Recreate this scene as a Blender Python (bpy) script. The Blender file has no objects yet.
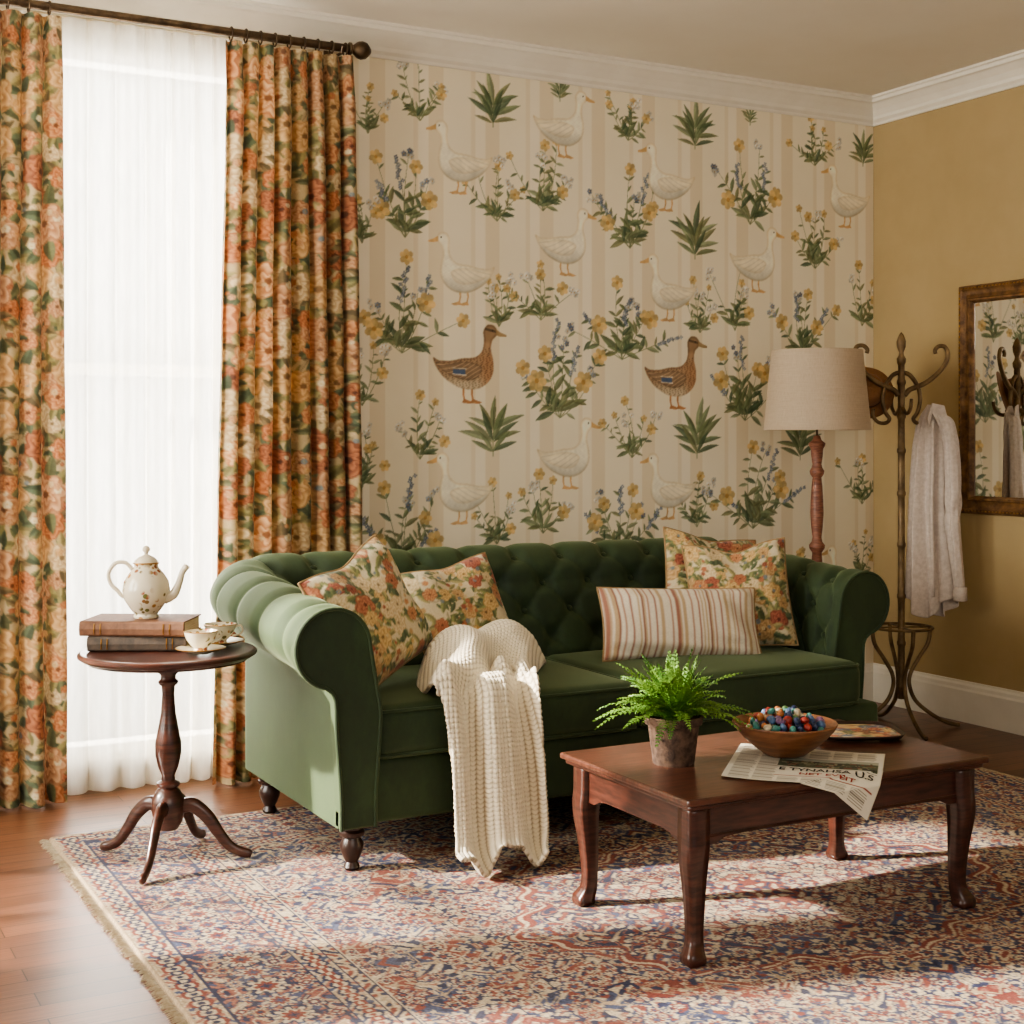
import bpy, bmesh, math, random
import numpy as np
from mathutils import Vector, Matrix, Euler
PI = math.pi
SC = bpy.context.scene
C = SC.collection

# ------------------------------------------------------------------ materials
def lin(c):
    out = []
    for v in c[:3]:
        v = v/255.0
        out.append(v/12.92 if v <= .04045 else ((v+.055)/1.055)**2.4)
    return tuple(out)
def lin4(c): return lin(c)+(1,)
def linarr(a):
    a = np.asarray(a, float)/255.0
    return np.where(a <= .04045, a/12.92, ((a+.055)/1.055)**2.4)

class M:
    def __init__(s, name):
        s.m = bpy.data.materials.new(name); s.m.use_nodes = True
        s.n = s.m.node_tree.nodes; s.l = s.m.node_tree.links
        s.b = s.n['Principled BSDF']; s.out = s.n['Material Output']
    def node(s, t, **kw):
        n = s.n.new(t)
        for k, v in kw.items(): setattr(n, k, v)
        return n
    def link(s, a, b): s.l.new(a, b)
    def set(s, **kw):
        for k, v in kw.items():
            s.b.inputs[k.replace('_', ' ')].default_value = v
        return s
    def coords(s, scale=(1,1,1), kind='Object'):
        tc = s.node('ShaderNodeTexCoord'); mp = s.node('ShaderNodeMapping')
        mp.inputs['Scale'].default_value = scale
        s.link(tc.outputs[kind], mp.inputs['Vector']); return mp.outputs['Vector']
    def noise(s, vec, scale, detail=4, rough=.6):
        n = s.node('ShaderNodeTexNoise'); n.inputs['Scale'].default_value = scale
        n.inputs['Detail'].default_value = detail; n.inputs['Roughness'].default_value = rough
        if vec is not None: s.link(vec, n.inputs['Vector'])
        return n.outputs['Fac']
    def mix(s, fac, a, b, blend='MIX'):
        n = s.node('ShaderNodeMix', data_type='RGBA', blend_type=blend)
        if isinstance(fac, (int, float)): n.inputs[0].default_value = fac
        else: s.link(fac, n.inputs[0])
        for i, v in ((6, a), (7, b)):
            if isinstance(v, tuple): n.inputs[i].default_value = v
            else: s.link(v, n.inputs[i])
        return n.outputs[2]
    def ramp(s, fac, stops, const=False):
        n = s.node('ShaderNodeValToRGB'); e = n.color_ramp.elements
        if const: n.color_ramp.interpolation = 'CONSTANT'
        while len(e) < len(stops): e.new(.5)
        for i, (p, c) in enumerate(stops):
            e[i].position = p; e[i].color = c
        s.link(fac, n.inputs[0]); return n.outputs['Color']
    def math(s, op, a, b=0.0):
        n = s.node('ShaderNodeMath', operation=op)
        for i, v in ((0, a), (1, b)):
            if isinstance(v, (int, float)): n.inputs[i].default_value = v
            else: s.link(v, n.inputs[i])
        return n.outputs[0]
    def bump(s, h, strength=.3, dist=.01):
        n = s.node('ShaderNodeBump'); n.inputs['Strength'].default_value = strength
        n.inputs['Distance'].default_value = dist
        s.link(h, n.inputs['Height']); s.link(n.outputs['Normal'], s.b.inputs['Normal'])
    def col(s, c): s.link(c, s.b.inputs['Base Color'])

def simple(name, c1, c2=None, scale=20, rough=.5, metal=0, bump=0, stretch=(1,1,1), sheen=0, coat=0, bdist=.004):
    m = M(name); m.set(Roughness=rough, Metallic=metal)
    v = m.coords(stretch); f = m.noise(v, scale)
    c2 = c2 or tuple(x*.8 for x in c1)
    m.col(m.ramp(f, [(.35, lin4(c1)), (.65, lin4(c2))]))
    if bump: m.bump(f, bump, bdist)
    if sheen: m.set(Sheen_Weight=sheen, Sheen_Roughness=.4)
    if coat: m.set(Coat_Weight=coat, Coat_Roughness=.15)
    return m.m

def vcol(name, rough=.8, sheen=0, vary=.15, scale=60, bump=.2, trans=0):
    m = M(name); m.set(Roughness=rough)
    a = m.node('ShaderNodeAttribute'); a.attribute_name = 'Col'
    f = m.noise(m.coords(), scale)
    d = m.ramp(f, [(.3, (1-vary,)*3+(1,)), (.7, (1+vary*.3,)*3+(1,))])
    m.col(m.mix(1.0, a.outputs['Color'], d, 'MULTIPLY'))
    if bump: m.bump(f, bump, .003)
    if sheen: m.set(Sheen_Weight=sheen, Sheen_Roughness=.5)
    if trans:
        t = m.node('ShaderNodeBsdfTranslucent'); m.link(a.outputs['Color'], t.inputs['Color'])
        mx = m.node('ShaderNodeMixShader'); mx.inputs[0].default_value = trans
        m.link(m.b.outputs[0], mx.inputs[1]); m.link(t.outputs[0], mx.inputs[2])
        m.link(mx.outputs[0], m.out.inputs['Surface'])
    return m.m

# floor boards
m = M('floor_boards'); v = m.coords()
br = m.node('ShaderNodeTexBrick'); br.inputs['Scale'].default_value = 1
br.inputs['Brick Width'].default_value = 1.25; br.inputs['Row Height'].default_value = .088
br.inputs['Mortar Size'].default_value = .0018; br.inputs['Mortar Smooth'].default_value = .2
br.inputs['Color1'].default_value = lin4((130,88,64)); br.inputs['Color2'].default_value = lin4((100,66,48))
br.inputs['Mortar'].default_value = lin4((36,20,14)); m.link(v, br.inputs['Vector'])
g = m.noise(m.coords((1.2,34,1)), 4, 7, .7)
gc = m.ramp(g, [(.32, (.5,.46,.44,1)), (.66, (1.12,1.08,1.04,1))])
m.col(m.mix(1.0, br.outputs['Color'], gc, 'MULTIPLY')); m.set(Roughness=.36, Coat_Weight=.2, Coat_Roughness=.25)
m.bump(br.outputs['Fac'], -.2, .002); MF_wood = m.m

# wallpaper ground with stripes (the same stripes are repeated in the printed area)
STR = [(0,(241,231,207)),(.34,(234,221,194)),(.42,(243,233,211)),(.60,(231,217,189)),(.86,(241,231,207))]
STP = .2767
m = M('wallpaper_stripes'); v = m.coords()
sx = m.node('ShaderNodeSeparateXYZ'); m.link(v, sx.inputs[0])
fr = m.math('FRACT', m.math('DIVIDE', m.math('ADD', sx.outputs['X'], .04+STP*10), STP))
band = m.ramp(fr, [(p, lin4(c)) for p, c in STR], True)
f = m.noise(m.coords(), 3, 5)
m.col(m.mix(1.0, band, m.ramp(f, [(.3,(.96,.95,.93,1)),(.7,(1,1,1,1))]), 'MULTIPLY')); m.set(Roughness=.8)
MWALL = m.m
m = M('wallpaper_print'); m.set(Roughness=.8)
a = m.node('ShaderNodeAttribute'); a.attribute_name = 'Col'; f = m.noise(m.coords(), 3, 5)
m.col(m.mix(1.0, a.outputs['Color'], m.ramp(f, [(.3,(.96,.95,.93,1)),(.7,(1,1,1,1))]), 'MULTIPLY')); MART = m.m
MOCHRE = simple('ochre_paint', (174,152,111), (168,146,104), 3, .75, bump=.03)
MPLAIN = simple('cream_paint', (222,212,192), (216,206,186), 3, .8)
MCEIL = simple('ceiling_paint', (228,221,206), (224,216,200), 2, .85)
MTRIM = simple('white_trim', (234,228,214), (228,221,206), 6, .45)
MWOODR = simple('mahogany', (80,44,34), (48,27,21), 6, .3, stretch=(2,2,14), coat=.35, bump=.04)
MWOODT = simple('mahogany_top', (100,60,46), (64,38,29), 5, .3, stretch=(2,18,2), coat=.35, bump=.03)
MWOODD = simple('dark_turned_wood', (52,29,21), (34,19,14), 10, .35, coat=.3)
MLAMPW = simple('rosewood_pole', (150,100,78), (110,68,54), 10, .45, stretch=(3,3,12))
MBRASS = simple('aged_bronze', (136,112,78), (92,74,52), 14, .45, metal=.4)
MROD = simple('bronze_rod', (104,86,66), (70,56,42), 20, .38, metal=.7)
MGOLD = simple('old_gold_frame', (136,100,60), (84,58,34), 26, .45, metal=.3, bump=.4)
m = M('painted_porcelain'); vo = m.node('ShaderNodeTexVoronoi'); vo.inputs['Scale'].default_value = 56
m.link(m.coords(), vo.inputs['Vector'])
k = m.ramp(vo.outputs['Distance'], [(.0,(1,1,1,1)),(.38,(1,1,1,1)),(.48,(0,0,0,1))])
gate = m.ramp(m.noise(m.coords(), 14, 1), [(.47,(0,0,0,1)),(.53,(1,1,1,1))])
hc = m.ramp(vo.outputs['Color'], [(.2, lin4((160,92,66))),(.5, lin4((104,108,64))),(.8, lin4((178,130,80)))])
m.col(m.mix(m.math('MULTIPLY', k, gate), lin4((216,205,180)), hc)); m.set(Roughness=.2, Coat_Weight=.4)
MPORC = m.m
MPORCP = simple('plain_porcelain', (216,205,180), (208,196,170), 5, .22, coat=.4)
MGILT = simple('gilt', (170,128,66), (140,100,48), 20, .35, metal=.8)

m = M('green_velvet'); f = m.noise(m.coords((1,1,.6)), 4.5, 8, .72); f2 = m.noise(m.coords(), 240, 2)
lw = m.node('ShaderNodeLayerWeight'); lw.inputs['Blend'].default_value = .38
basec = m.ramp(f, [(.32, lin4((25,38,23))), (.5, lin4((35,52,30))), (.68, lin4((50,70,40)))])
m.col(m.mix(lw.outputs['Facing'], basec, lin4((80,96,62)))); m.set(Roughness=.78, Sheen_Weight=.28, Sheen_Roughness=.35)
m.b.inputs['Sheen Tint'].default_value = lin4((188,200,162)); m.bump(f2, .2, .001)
MVEL = m.m
m = M('sheer_voile'); f = m.noise(m.coords((1,1,.15)), 40, 3)
tr = m.node('ShaderNodeBsdfTransparent'); tl = m.node('ShaderNodeBsdfTranslucent'); df = m.node('ShaderNodeBsdfDiffuse')
tl.inputs['Color'].default_value = (.94,.92,.86,1); df.inputs['Color'].default_value = (.92,.89,.82,1)
m1 = m.node('ShaderNodeMixShader'); m1.inputs[0].default_value = .45
m.link(tl.outputs[0], m1.inputs[1]); m.link(df.outputs[0], m1.inputs[2])
m2 = m.node('ShaderNodeMixShader'); m.link(m.math('ADD', m.math('MULTIPLY', f, .3), .54), m2.inputs[0])
m.link(tr.outputs[0], m2.inputs[1]); m.link(m1.outputs[0], m2.inputs[2]); m.link(m2.outputs[0], m.out.inputs['Surface'])
MSHEER = m.m
m = M('window_glass'); tr = m.node('ShaderNodeBsdfTransparent'); gl = m.node('ShaderNodeBsdfGlossy'); gl.inputs['Roughness'].default_value = .02
mx = m.node('ShaderNodeMixShader'); mx.inputs[0].default_value = .05
m.link(tr.outputs[0], mx.inputs[1]); m.link(gl.outputs[0], mx.inputs[2]); m.link(mx.outputs[0], m.out.inputs['Surface'])
MGLASS = m.m
MDRAPE = vcol('floral_drape_cloth', .9, .1, .12, 90, .1, trans=.16)
MCUSH = vcol('printed_cushion_cloth', .9, .15, .12, 150, .2)
MRUG = vcol('wool_rug_pile', .95, 0, .28, 170, .5)
MPAPER = vcol('printed_paper', .8, 0, .04, 30, 0)
MGLAZE = vcol('painted_tray_lacquer', .45, 0, .04, 30, 0)
MKNIT = vcol('cream_knit', .95, .3, .06, 300, .15)
m = M('mirror_glass'); m.set(Metallic=1.0, Roughness=.02); m.b.inputs['Base Color'].default_value = (.85,.84,.8,1); MMIR = m.m
m = M('linen_shade'); w1 = m.noise(m.coords((1,1,60)), 12, 2); w2 = m.noise(m.coords((40,40,1)), 12, 2)
ww = m.math('ADD', w1, w2)
m.col(m.ramp(m.math('MULTIPLY', ww, .5), [(.35, lin4((190,172,148))), (.65, lin4((218,203,180)))])); m.set(Roughness=.9)
tl = m.node('ShaderNodeBsdfTranslucent'); tl.inputs['Color'].default_value = lin4((220,195,155))
mx = m.node('ShaderNodeMixShader'); mx.inputs[0].default_value = .3
m.link(m.b.outputs[0], mx.inputs[1]); m.link(tl.outputs[0], mx.inputs[2]); m.link(mx.outputs[0], m.out.inputs['Surface'])
MSHADE = m.m
MLINEN = simple('shirt_linen', (208,195,184), (190,176,164), 60, .9, bump=.3, sheen=.2)
MSTRAW = simple('soft_brown_felt', (150,108,70), (138,98,62), 40, .9, bump=.2, sheen=.2)
MHATB = simple('hat_band_ribbon', (96,66,44), (84,58,38), 30, .8)
MPOT = simple('weathered_pot', (112,88,72), (64,48,40), 34, .9, bump=.8)
MSOIL = simple('soil', (50,36,26), (30,22,16), 60, .95, bump=.8)
MFERN = simple('fern_leaf', (118,154,60), (66,110,42), 12, .55)
MBOWL = simple('bowl_wood', (150,100,66), (106,66,42), 8, .4, stretch=(1,1,8), coat=.2)
MPAGE = simple('book_pages', (210,192,160), (186,166,132), 12, .85, stretch=(1,1,40))
MBOOK1 = simple('brown_book_cloth', (122,84,60), (98,66,47), 40, .7, bump=.2)
MBOOK2 = simple('dark_book_cloth', (88,74,62), (64,56,50), 40, .7, bump=.2)
MINK = simple('ink', (46,40,36), (38,32,28), 20, .8)
MINKR = simple('red_ink', (150,52,40), (130,44,34), 20, .8)
MFRINGE = simple('rug_fringe', (196,182,156), (166,150,124), 60, .95)
MPIPE = simple('cushion_piping', (166,140,104), (142,114,80), 30, .85)

# ------------------------------------------------------------------ geometry helpers
def finish(me, m, smooth, sharp):
    if isinstance(m, (list, tuple)):
        for x in m: me.materials.append(x)
    else: me.materials.append(m)
    if smooth:
        me.polygons.foreach_set('use_smooth', [True]*len(me.polygons))
        if sharp: me.set_sharp_from_angle(angle=math.radians(sharp))
    me.update()
def mk(name, verts, faces, m, parent=None, smooth=True, sharp=40, cols=None, bevel=0, loc=None, solid=0, mi=None):
    me = bpy.data.meshes.new(name)
    me.from_pydata([tuple(v) for v in verts], [], faces)
    if cols is not None:
        ca = me.color_attributes.new('Col', 'FLOAT_COLOR', 'POINT')
        a = np.ones((len(verts), 4)); a[:, :3] = linarr(cols); ca.data.foreach_set('color', a.ravel())
    if mi is not None: me.polygons.foreach_set('material_index', mi)
    finish(me, m, smooth, sharp)
    o = bpy.data.objects.new(name, me); C.objects.link(o)
    if parent: o.parent = parent
    if loc: o.location = loc
    if bevel:
        b = o.modifiers.new('Bevel', 'BEVEL'); b.width = bevel; b.segments = 2; b.limit_method = 'ANGLE'
    if solid:
        b = o.modifiers.new('Solid', 'SOLIDIFY'); b.thickness = solid; b.offset = 0
    return o
def tag(o, label, cat, group=None):
    o['label'] = label; o['category'] = cat
    if group: o['group'] = group
    return o
def thing(name, label, cat, loc=(0,0,0), rotz=0, group=None):
    o = bpy.data.objects.new(name, None); C.objects.link(o); o.empty_display_size = .1
    o.location = loc; o.rotation_euler = (0,0,rotz); return tag(o, label, cat, group)
def struct(o): o['kind'] = 'structure'; return o

class MB:
    def __init__(s): s.v = []; s.f = []; s.mi = []; s.cm = 0
    def add(s, vs, fs):
        b = len(s.v); s.v += [tuple(p) for p in vs]
        for f in fs: s.f.append([i+b for i in f]); s.mi.append(s.cm)
        return s
    def box(s, x0, x1, y0, y1, z0, z1):
        vs = [(x,y,z) for z in (z0,z1) for y in (y0,y1) for x in (x0,x1)]
        return s.add(vs, [(0,2,3,1),(4,5,7,6),(0,1,5,4),(2,6,7,3),(0,4,6,2),(1,3,7,5)])
    def lathe(s, prof, n=32, org=(0,0,0), rot=None, cap=True):
        vs = []
        for r, z in prof:
            for i in range(n):
                a = 2*PI*i/n; p = Vector((r*math.cos(a), r*math.sin(a), z))
                if rot is not None: p = rot @ p
                vs.append(p+Vector(org))
        fs = []
        for j in range(len(prof)-1):
            for i in range(n):
                fs.append((j*n+i, j*n+(i+1)%n, (j+1)*n+(i+1)%n, (j+1)*n+i))
        if cap:
            if prof[0][0] > 1e-4: fs.append(tuple(reversed(range(n))))
            if prof[-1][0] > 1e-4: fs.append(tuple((len(prof)-1)*n+i for i in range(n)))
        return s.add(vs, fs)
    def tube(s, pts, rad, n=10, closed=False, flat=1.0, square=False, up=None):
        pts = [Vector(p) for p in pts]; N = len(pts)
        if isinstance(rad, (int, float)): rad = [rad]*N
        T = []
        for i in range(N):
            a = pts[(i-1) % N] if closed or i > 0 else pts[i]
            b = pts[(i+1) % N] if closed or i < N-1 else pts[i]
            T.append((b-a).normalized())
        u = Vector(up) if up else (Vector((0,0,1)) if abs(T[0].z) < .9 else Vector((1,0,0)))
        vs = []
        nn = (u-T[0]*u.dot(T[0])).normalized()
        for i in range(N):
            nn = (nn-T[i]*nn.dot(T[i])).normalized(); bn = T[i].cross(nn)
            for k in range(n):
                a = 2*PI*(k+.5)/n; r = rad[i]
                if square: r = rad[i]/max(abs(math.cos(a)), abs(math.sin(a)))*(.96 if n > 4 else 1)
                vs.append(pts[i]+nn*math.cos(a)*r+bn*math.sin(a)*r*flat)
        fs = []
        for j in range(N if closed else N-1):
            for k in range(n):
                j2 = (j+1) % N
                fs.append((j*n+k, j2*n+k, j2*n+(k+1)%n, j*n+(k+1)%n))
        if not closed:
            fs.append(tuple(range(n))); fs.append(tuple(reversed([(N-1)*n+k for k in range(n)])))
        return s.add(vs, fs)
    def prism(s, poly, fn, h0, h1):
        n = len(poly); vs = [fn(a, b, h0) for a, b in poly]+[fn(a, b, h1) for a, b in poly]
        fs = [tuple(range(n)), tuple(reversed(range(n, 2*n)))]
        for i in range(n): fs.append((i, i+n, (i+1)%n+n, (i+1)%n))
        return s.add(vs, fs)
    def build(s, name, m, parent=None, **kw):
        return mk(name, s.v, s.f, m, parent, mi=s.mi if isinstance(m, (list, tuple)) else None, **kw)

def grid_faces(nu, nv, cu=False):
    i, j = np.meshgrid(np.arange(nu if cu else nu-1), np.arange(nv-1), indexing='ij')
    i2 = (i+1) % nu
    return np.stack([i*nv+j, i2*nv+j, i2*nv+j+1, i*nv+j+1], -1).reshape(-1, 4).tolist()
def spline(pts, k=6, closed=False):
    P = [np.array(p, float) for p in pts]; n = len(P); out = []
    rng = range(n) if closed else range(n-1)
    for i in rng:
        g = (lambda q: P[q % n]) if closed else (lambda q: P[max(0, min(n-1, q))])
        p0, p1, p2, p3 = g(i-1), g(i), g(i+1), g(i+2)
        for j in range(k):
            t = j/k
            out.append(.5*((2*p1)+(-p0+p2)*t+(2*p0-5*p1+4*p2-p3)*t*t+(-p0+3*p1-3*p2+p3)*t**3))
    if not closed: out.append(P[-1])
    return [tuple(p) for p in out]
def sst(a, b, x):
    t = np.clip((x-a)/(b-a), 0, 1); return t*t*(3-2*t)
def lerpc(a, b, t): return np.array(a, float)+(np.array(b, float)-np.array(a, float))*t[..., None]

# ------------------------------------------------------------------ room shell
XR, YB, ZC, XL, YF = 5.16, 5.60, 3.10, -1.25, -1.6
struct(MB().box(XL-.12, XR+.12, YF, YB+.12, -.1, 0).build('floor', MF_wood, smooth=False))
struct(MB().box(XL-.12, XR+.12, YF, YB+.12, ZC, ZC+.1).build('ceiling', MCEIL, smooth=False))
struct(MB().box(XR, XR+.12, YF, YB+.12, 0, ZC).build('wall_right', MOCHRE, smooth=False))
WX0, WX1, WZ0, WZ1 = .80, 1.88, .12, 2.86
LZ0, LZ1 = .55, 2.75
LW = [(3.05, 3.95), (4.35, 5.35)]  # unseen side windows, added and split by a pier to shape the sun patches
b = MB().box(XL-.12, XL, YF, LW[0][0], 0, ZC).box(XL-.12, XL, LW[1][1], YB, 0, ZC).box(XL-.12, XL, LW[0][1], LW[1][0], 0, ZC)
for y0, y1 in LW: b.box(XL-.12, XL, y0, y1, 0, LZ0).box(XL-.12, XL, y0, y1, LZ1, ZC)
struct(b.build('wall_left', MPLAIN, smooth=False))

# ---- wallpaper print: painted per vertex on a fine grid that is part of the back wall's own mesh
CXA, CZA, CRES, CNX, CNZ = 2.00, .45, .002, 1580, 1324
cvx = CXA+(np.arange(CNX)+.5)*CRES
frx = np.mod((cvx+.04+STP*10)/STP, 1)
srow = np.zeros((CNX, 3))
for p, c in STR: srow[frx >= p] = c
CV = np.repeat(srow[None], CNZ, 0).astype(np.float32)      # [z, x]
def smooth_noise(H, Wd, cell, seed):
    rg = np.random.RandomState(seed); low = rg.rand(H//cell+3, Wd//cell+3)
    ix = np.arange(H)/cell; jx = np.arange(Wd)/cell; i0 = ix.astype(int); j0 = jx.astype(int)
    fi = sst(0,1,ix-i0)[:, None]; fj = sst(0,1,jx-j0)[None]
    return (low[i0][:, j0]*(1-fi)+low[i0+1][:, j0]*fi)*(1-fj)+(low[i0][:, j0+1]*(1-fi)+low[i0+1][:, j0+1]*fi)*fj
WN = .5*smooth_noise(CNZ, CNX, 7, 1)+.5*smooth_noise(CNZ, CNX, 19, 2)
def pip(pts):
    xs = [p[0] for p in pts]; zs = [p[1] for p in pts]
    j0 = max(0, int((min(xs)-CXA)/CRES)-6); j1 = min(CNX, int((max(xs)-CXA)/CRES)+7)
    i0 = max(0, int((min(zs)-CZA)/CRES)-6); i1 = min(CNZ, int((max(zs)-CZA)/CRES)+7)
    if j1 <= j0 or i1 <= i0: return None
    X = (CXA+(np.arange(j0, j1)+.5)*CRES)[None]; Z = (CZA+(np.arange(i0, i1)+.5)*CRES)[:, None]
    ins = np.zeros((i1-i0, j1-j0), bool); n = len(pts)
    for k in range(n):
        x0, z0 = pts[k]; x1, z1 = pts[(k+1) % n]
        if z0 == z1: continue
        c_ = (Z >= min(z0, z1)) & (Z < max(z0, z1)); xi = x0+(Z-z0)*(x1-x0)/(z1-z0)
        ins ^= (c_ & (X < xi))
    return i0, i1, j0, j1, X, Z, ins
def blur(a, k):
    a = a.astype(float)
    for ax in (0, 1):
        a = np.moveaxis(a, ax, 0); p = np.concatenate([np.zeros((k+1,)+a.shape[1:]), a, np.zeros((k,)+a.shape[1:])]); c_ = np.cumsum(p, 0)
        a = (c_[2*k+1:]-c_[:-2*k-1])/(2*k+1); a = np.moveaxis(a, 0, ax)
    return a
def paint(pts, col, alpha=.84, var=.30):
    q = pip(pts)
    if q is None: return
    i0, i1, j0, j1, X, Z, ins = q
    w = (ins*alpha)[..., None]; c_ = np.array(col, float)*(1-var/2+var*WN[i0:i1, j0:j1, None])
    CV[i0:i1, j0:j1] = CV[i0:i1, j0:j1]*(1-w)+np.clip(c_, 0, 252)*w
class Art:
    def poly(s, pts, col, a=.9): paint(pts, col, a)
    def strip(s, pts, w0, w1, col, a=.86):
        n = len(pts); L = []; R = []
        for i, p in enumerate(pts):
            a_ = pts[max(0,i-1)]; b_ = pts[min(n-1,i+1)]
            dx, dz = b_[0]-a_[0], b_[1]-a_[1]; d = math.hypot(dx, dz) or 1
            w = w0+(w1-w0)*i/(n-1)
            L.append((p[0]-dz/d*w, p[1]+dx/d*w)); R.append((p[0]+dz/d*w, p[1]-dx/d*w))
        paint(L+R[::-1], col, a)
    def leaf(s, x, z, a, L, w, c1, c2, bend=.15, al=.80):
        ca, sa = math.cos(a), math.sin(a)
        def T(t, o):
            yy = bend*L*t*t+o; xx = L*t
            return (x+xx*ca-yy*sa, z+xx*sa+yy*ca)
        ts = [0,.15,.35,.55,.75,.9,1]; ws = [0,.55,.95,1,.7,.32,0]
        mid = [T(t, 0) for t in ts]
        up = [T(t, w*q) for t, q in zip(ts, ws)]; dn = [T(t, -w*q) for t, q in zip(ts, ws)]
        paint(mid+up[-2:0:-1], c1, al); paint(mid+dn[-2:0:-1], c2, al)
    def flower(s, x, z, r, col, cen, n=5, rot=0):
        for k in range(n):
            a = rot+2*PI*k/n; pts = []
            for j in range(8):
                b_ = 2*PI*j/8
                px, pz = r*.56+r*.46*math.cos(b_), r*.40*math.sin(b_)
                pts.append((x+px*math.cos(a)-pz*math.sin(a), z+px*math.sin(a)+pz*math.cos(a)))
            q = .84+.18*(k % 3)/2
            paint(pts, tuple(min(250, c*q) for c in col), .88)
        paint([(x+r*.24*math.cos(2*PI*j/7), z+r*.24*math.sin(2*PI*j/7)) for j in range(7)], cen, .85)
GR = [(92,110,78),(114,130,94),(78,98,74),(134,146,110),(106,118,82),(122,126,88)]
YE, YE2 = (220,190,130), (184,140,80)
BL = [(128,140,158),(108,122,144),(152,162,174)]
WH = (246,241,228)
def plant(A, cx, cz, h, kind, r):
    bx, bz = cx, cz-h*.5
    if kind == 'fan':
        A.strip([(bx,bz-.012),(cx+.003,cz+h*.2)], .0022, .0013, (110,120,84))
        for rowi, (n, z0, l0, sp) in enumerate(((5,.34,.60,.44),(6,.16,.64,.42),(4,.02,.50,.66))):
            for k in range(n):
                c0 = k-(n-1)/2; a = PI/2-c0*sp+r.uniform(-.14,.14); L = h*l0*r.uniform(.8,1.12)*(1-.07*abs(c0)); g = r.choice(GR)
                A.leaf(bx+.002*c0, bz+h*(z0+.03*r.random()), a, L, L*.095, tuple(c*(1.12-.05*rowi) for c in g), tuple(c*.86 for c in g), -.2*np.sign(c0)+r.uniform(-.15,.15))
        return
    n = (r.choice((4,5,6)) if kind == 'spray' else r.choice((6,7,8)))
    tips = []; ph0 = r.randrange(3)
    for k in range(4):
        a = PI/2+(k-1.5)*.72+r.uniform(-.2,.2); L = h*r.uniform(.24,.44); g = r.choice(GR)
        A.leaf(bx, bz+h*.07, a, L, L*.12, tuple(c*1.05 for c in g), tuple(c*.84 for c in g), r.uniform(-.3,.3))
    for k in range(n):
        c0 = (k-(n-1)/2)
        a = PI/2+c0*(.36 if kind == 'spray' else .30)+r.uniform(-.17,.17)
        L = h*r.uniform(.68,1.14)*(1-.18*abs(c0)/(n/2)); bend = -.38*np.sign(c0)*r.uniform(-.3,1)
        pts = []
        for j in range(8):
            t = j/7; yy = bend*L*t*t
            pts.append((bx+L*t*math.cos(a)-yy*math.sin(a), bz+L*t*math.sin(a)+yy*math.cos(a)))
        A.strip(pts, .0020, .0010, (122,130,96))
        for j in range(1, 7):
            for sg in (-1, 1):
                if r.random() < (.60 if j < 5 else .5):
                    g = r.choice(GR); l2 = h*r.uniform(.14,.30)*(1-.08*j)
                    A.leaf(pts[j][0], pts[j][1], a+sg*r.uniform(.4,1.15), l2, l2*.15, tuple(c*1.06 for c in g), tuple(c*.86 for c in g), sg*.22)
        tips.append((pts, (k+(ph0 if kind == 'blue' else 1)) % 3))
    for pts, q in tips:
        tx, tz = pts[-1]
        if kind == 'blue' and q == 1:
            for j in range(13):
                t = .62+.38*j/12; ii = min(6, int(t*7)); ff = t*7-ii
                x = pts[ii][0]*(1-ff)+pts[ii+1][0]*ff+r.uniform(-.013,.013); z = pts[ii][1]*(1-ff)+pts[ii+1][1]*ff
                A.flower(x, z, .0105, r.choice(BL), (214,206,194), 4, r.uniform(0,2))
        elif q == 0: A.flower(tx, tz, h*.095, YE, YE2, 6, r.uniform(0,1))
        elif q == 1 or kind == 'blue':
            for j in range(6): A.flower(tx+r.uniform(-.026,.026), tz+r.uniform(-.026,.026), .014, (WH if kind != 'blue' else r.choice(BL+[WH])) if j % 2 else (216,212,198), YE2, 5, r.uniform(0,1))
        else: A.flower(tx, tz, h*.07, YE, YE2, 5, r.uniform(0,1))
    for k in range(2 if kind == 'blue' else 1):
        A.flower(bx+r.uniform(.24,.44)*h*(1 if k == 0 else -1), bz+h*r.uniform(.25,.6), h*(.125 if kind == 'blue' else .11), YE, YE2, 6, r.uniform(0,1))
DK = [(-.36,.70),(-.28,.69),(-.22,.60),(-.23,.46),(-.20,.31),(-.08,.21),(.12,.19),(.32,.15),(.50,.15),(.60,.19),(.53,.03),(.38,-.13),(.14,-.25),(-.10,-.26),(-.28,-.17),(-.38,-.02),(-.385,.16),(-.345,.34),(-.37,.47),(-.43,.53),(-.455,.60),(-.42,.67)]
WG = [(-.20,.06),(-.05,.13),(.14,.14),(.36,.10),(.56,.13),(.44,0),(.24,-.09),(.05,-.13),(-.12,-.09)]
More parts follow.
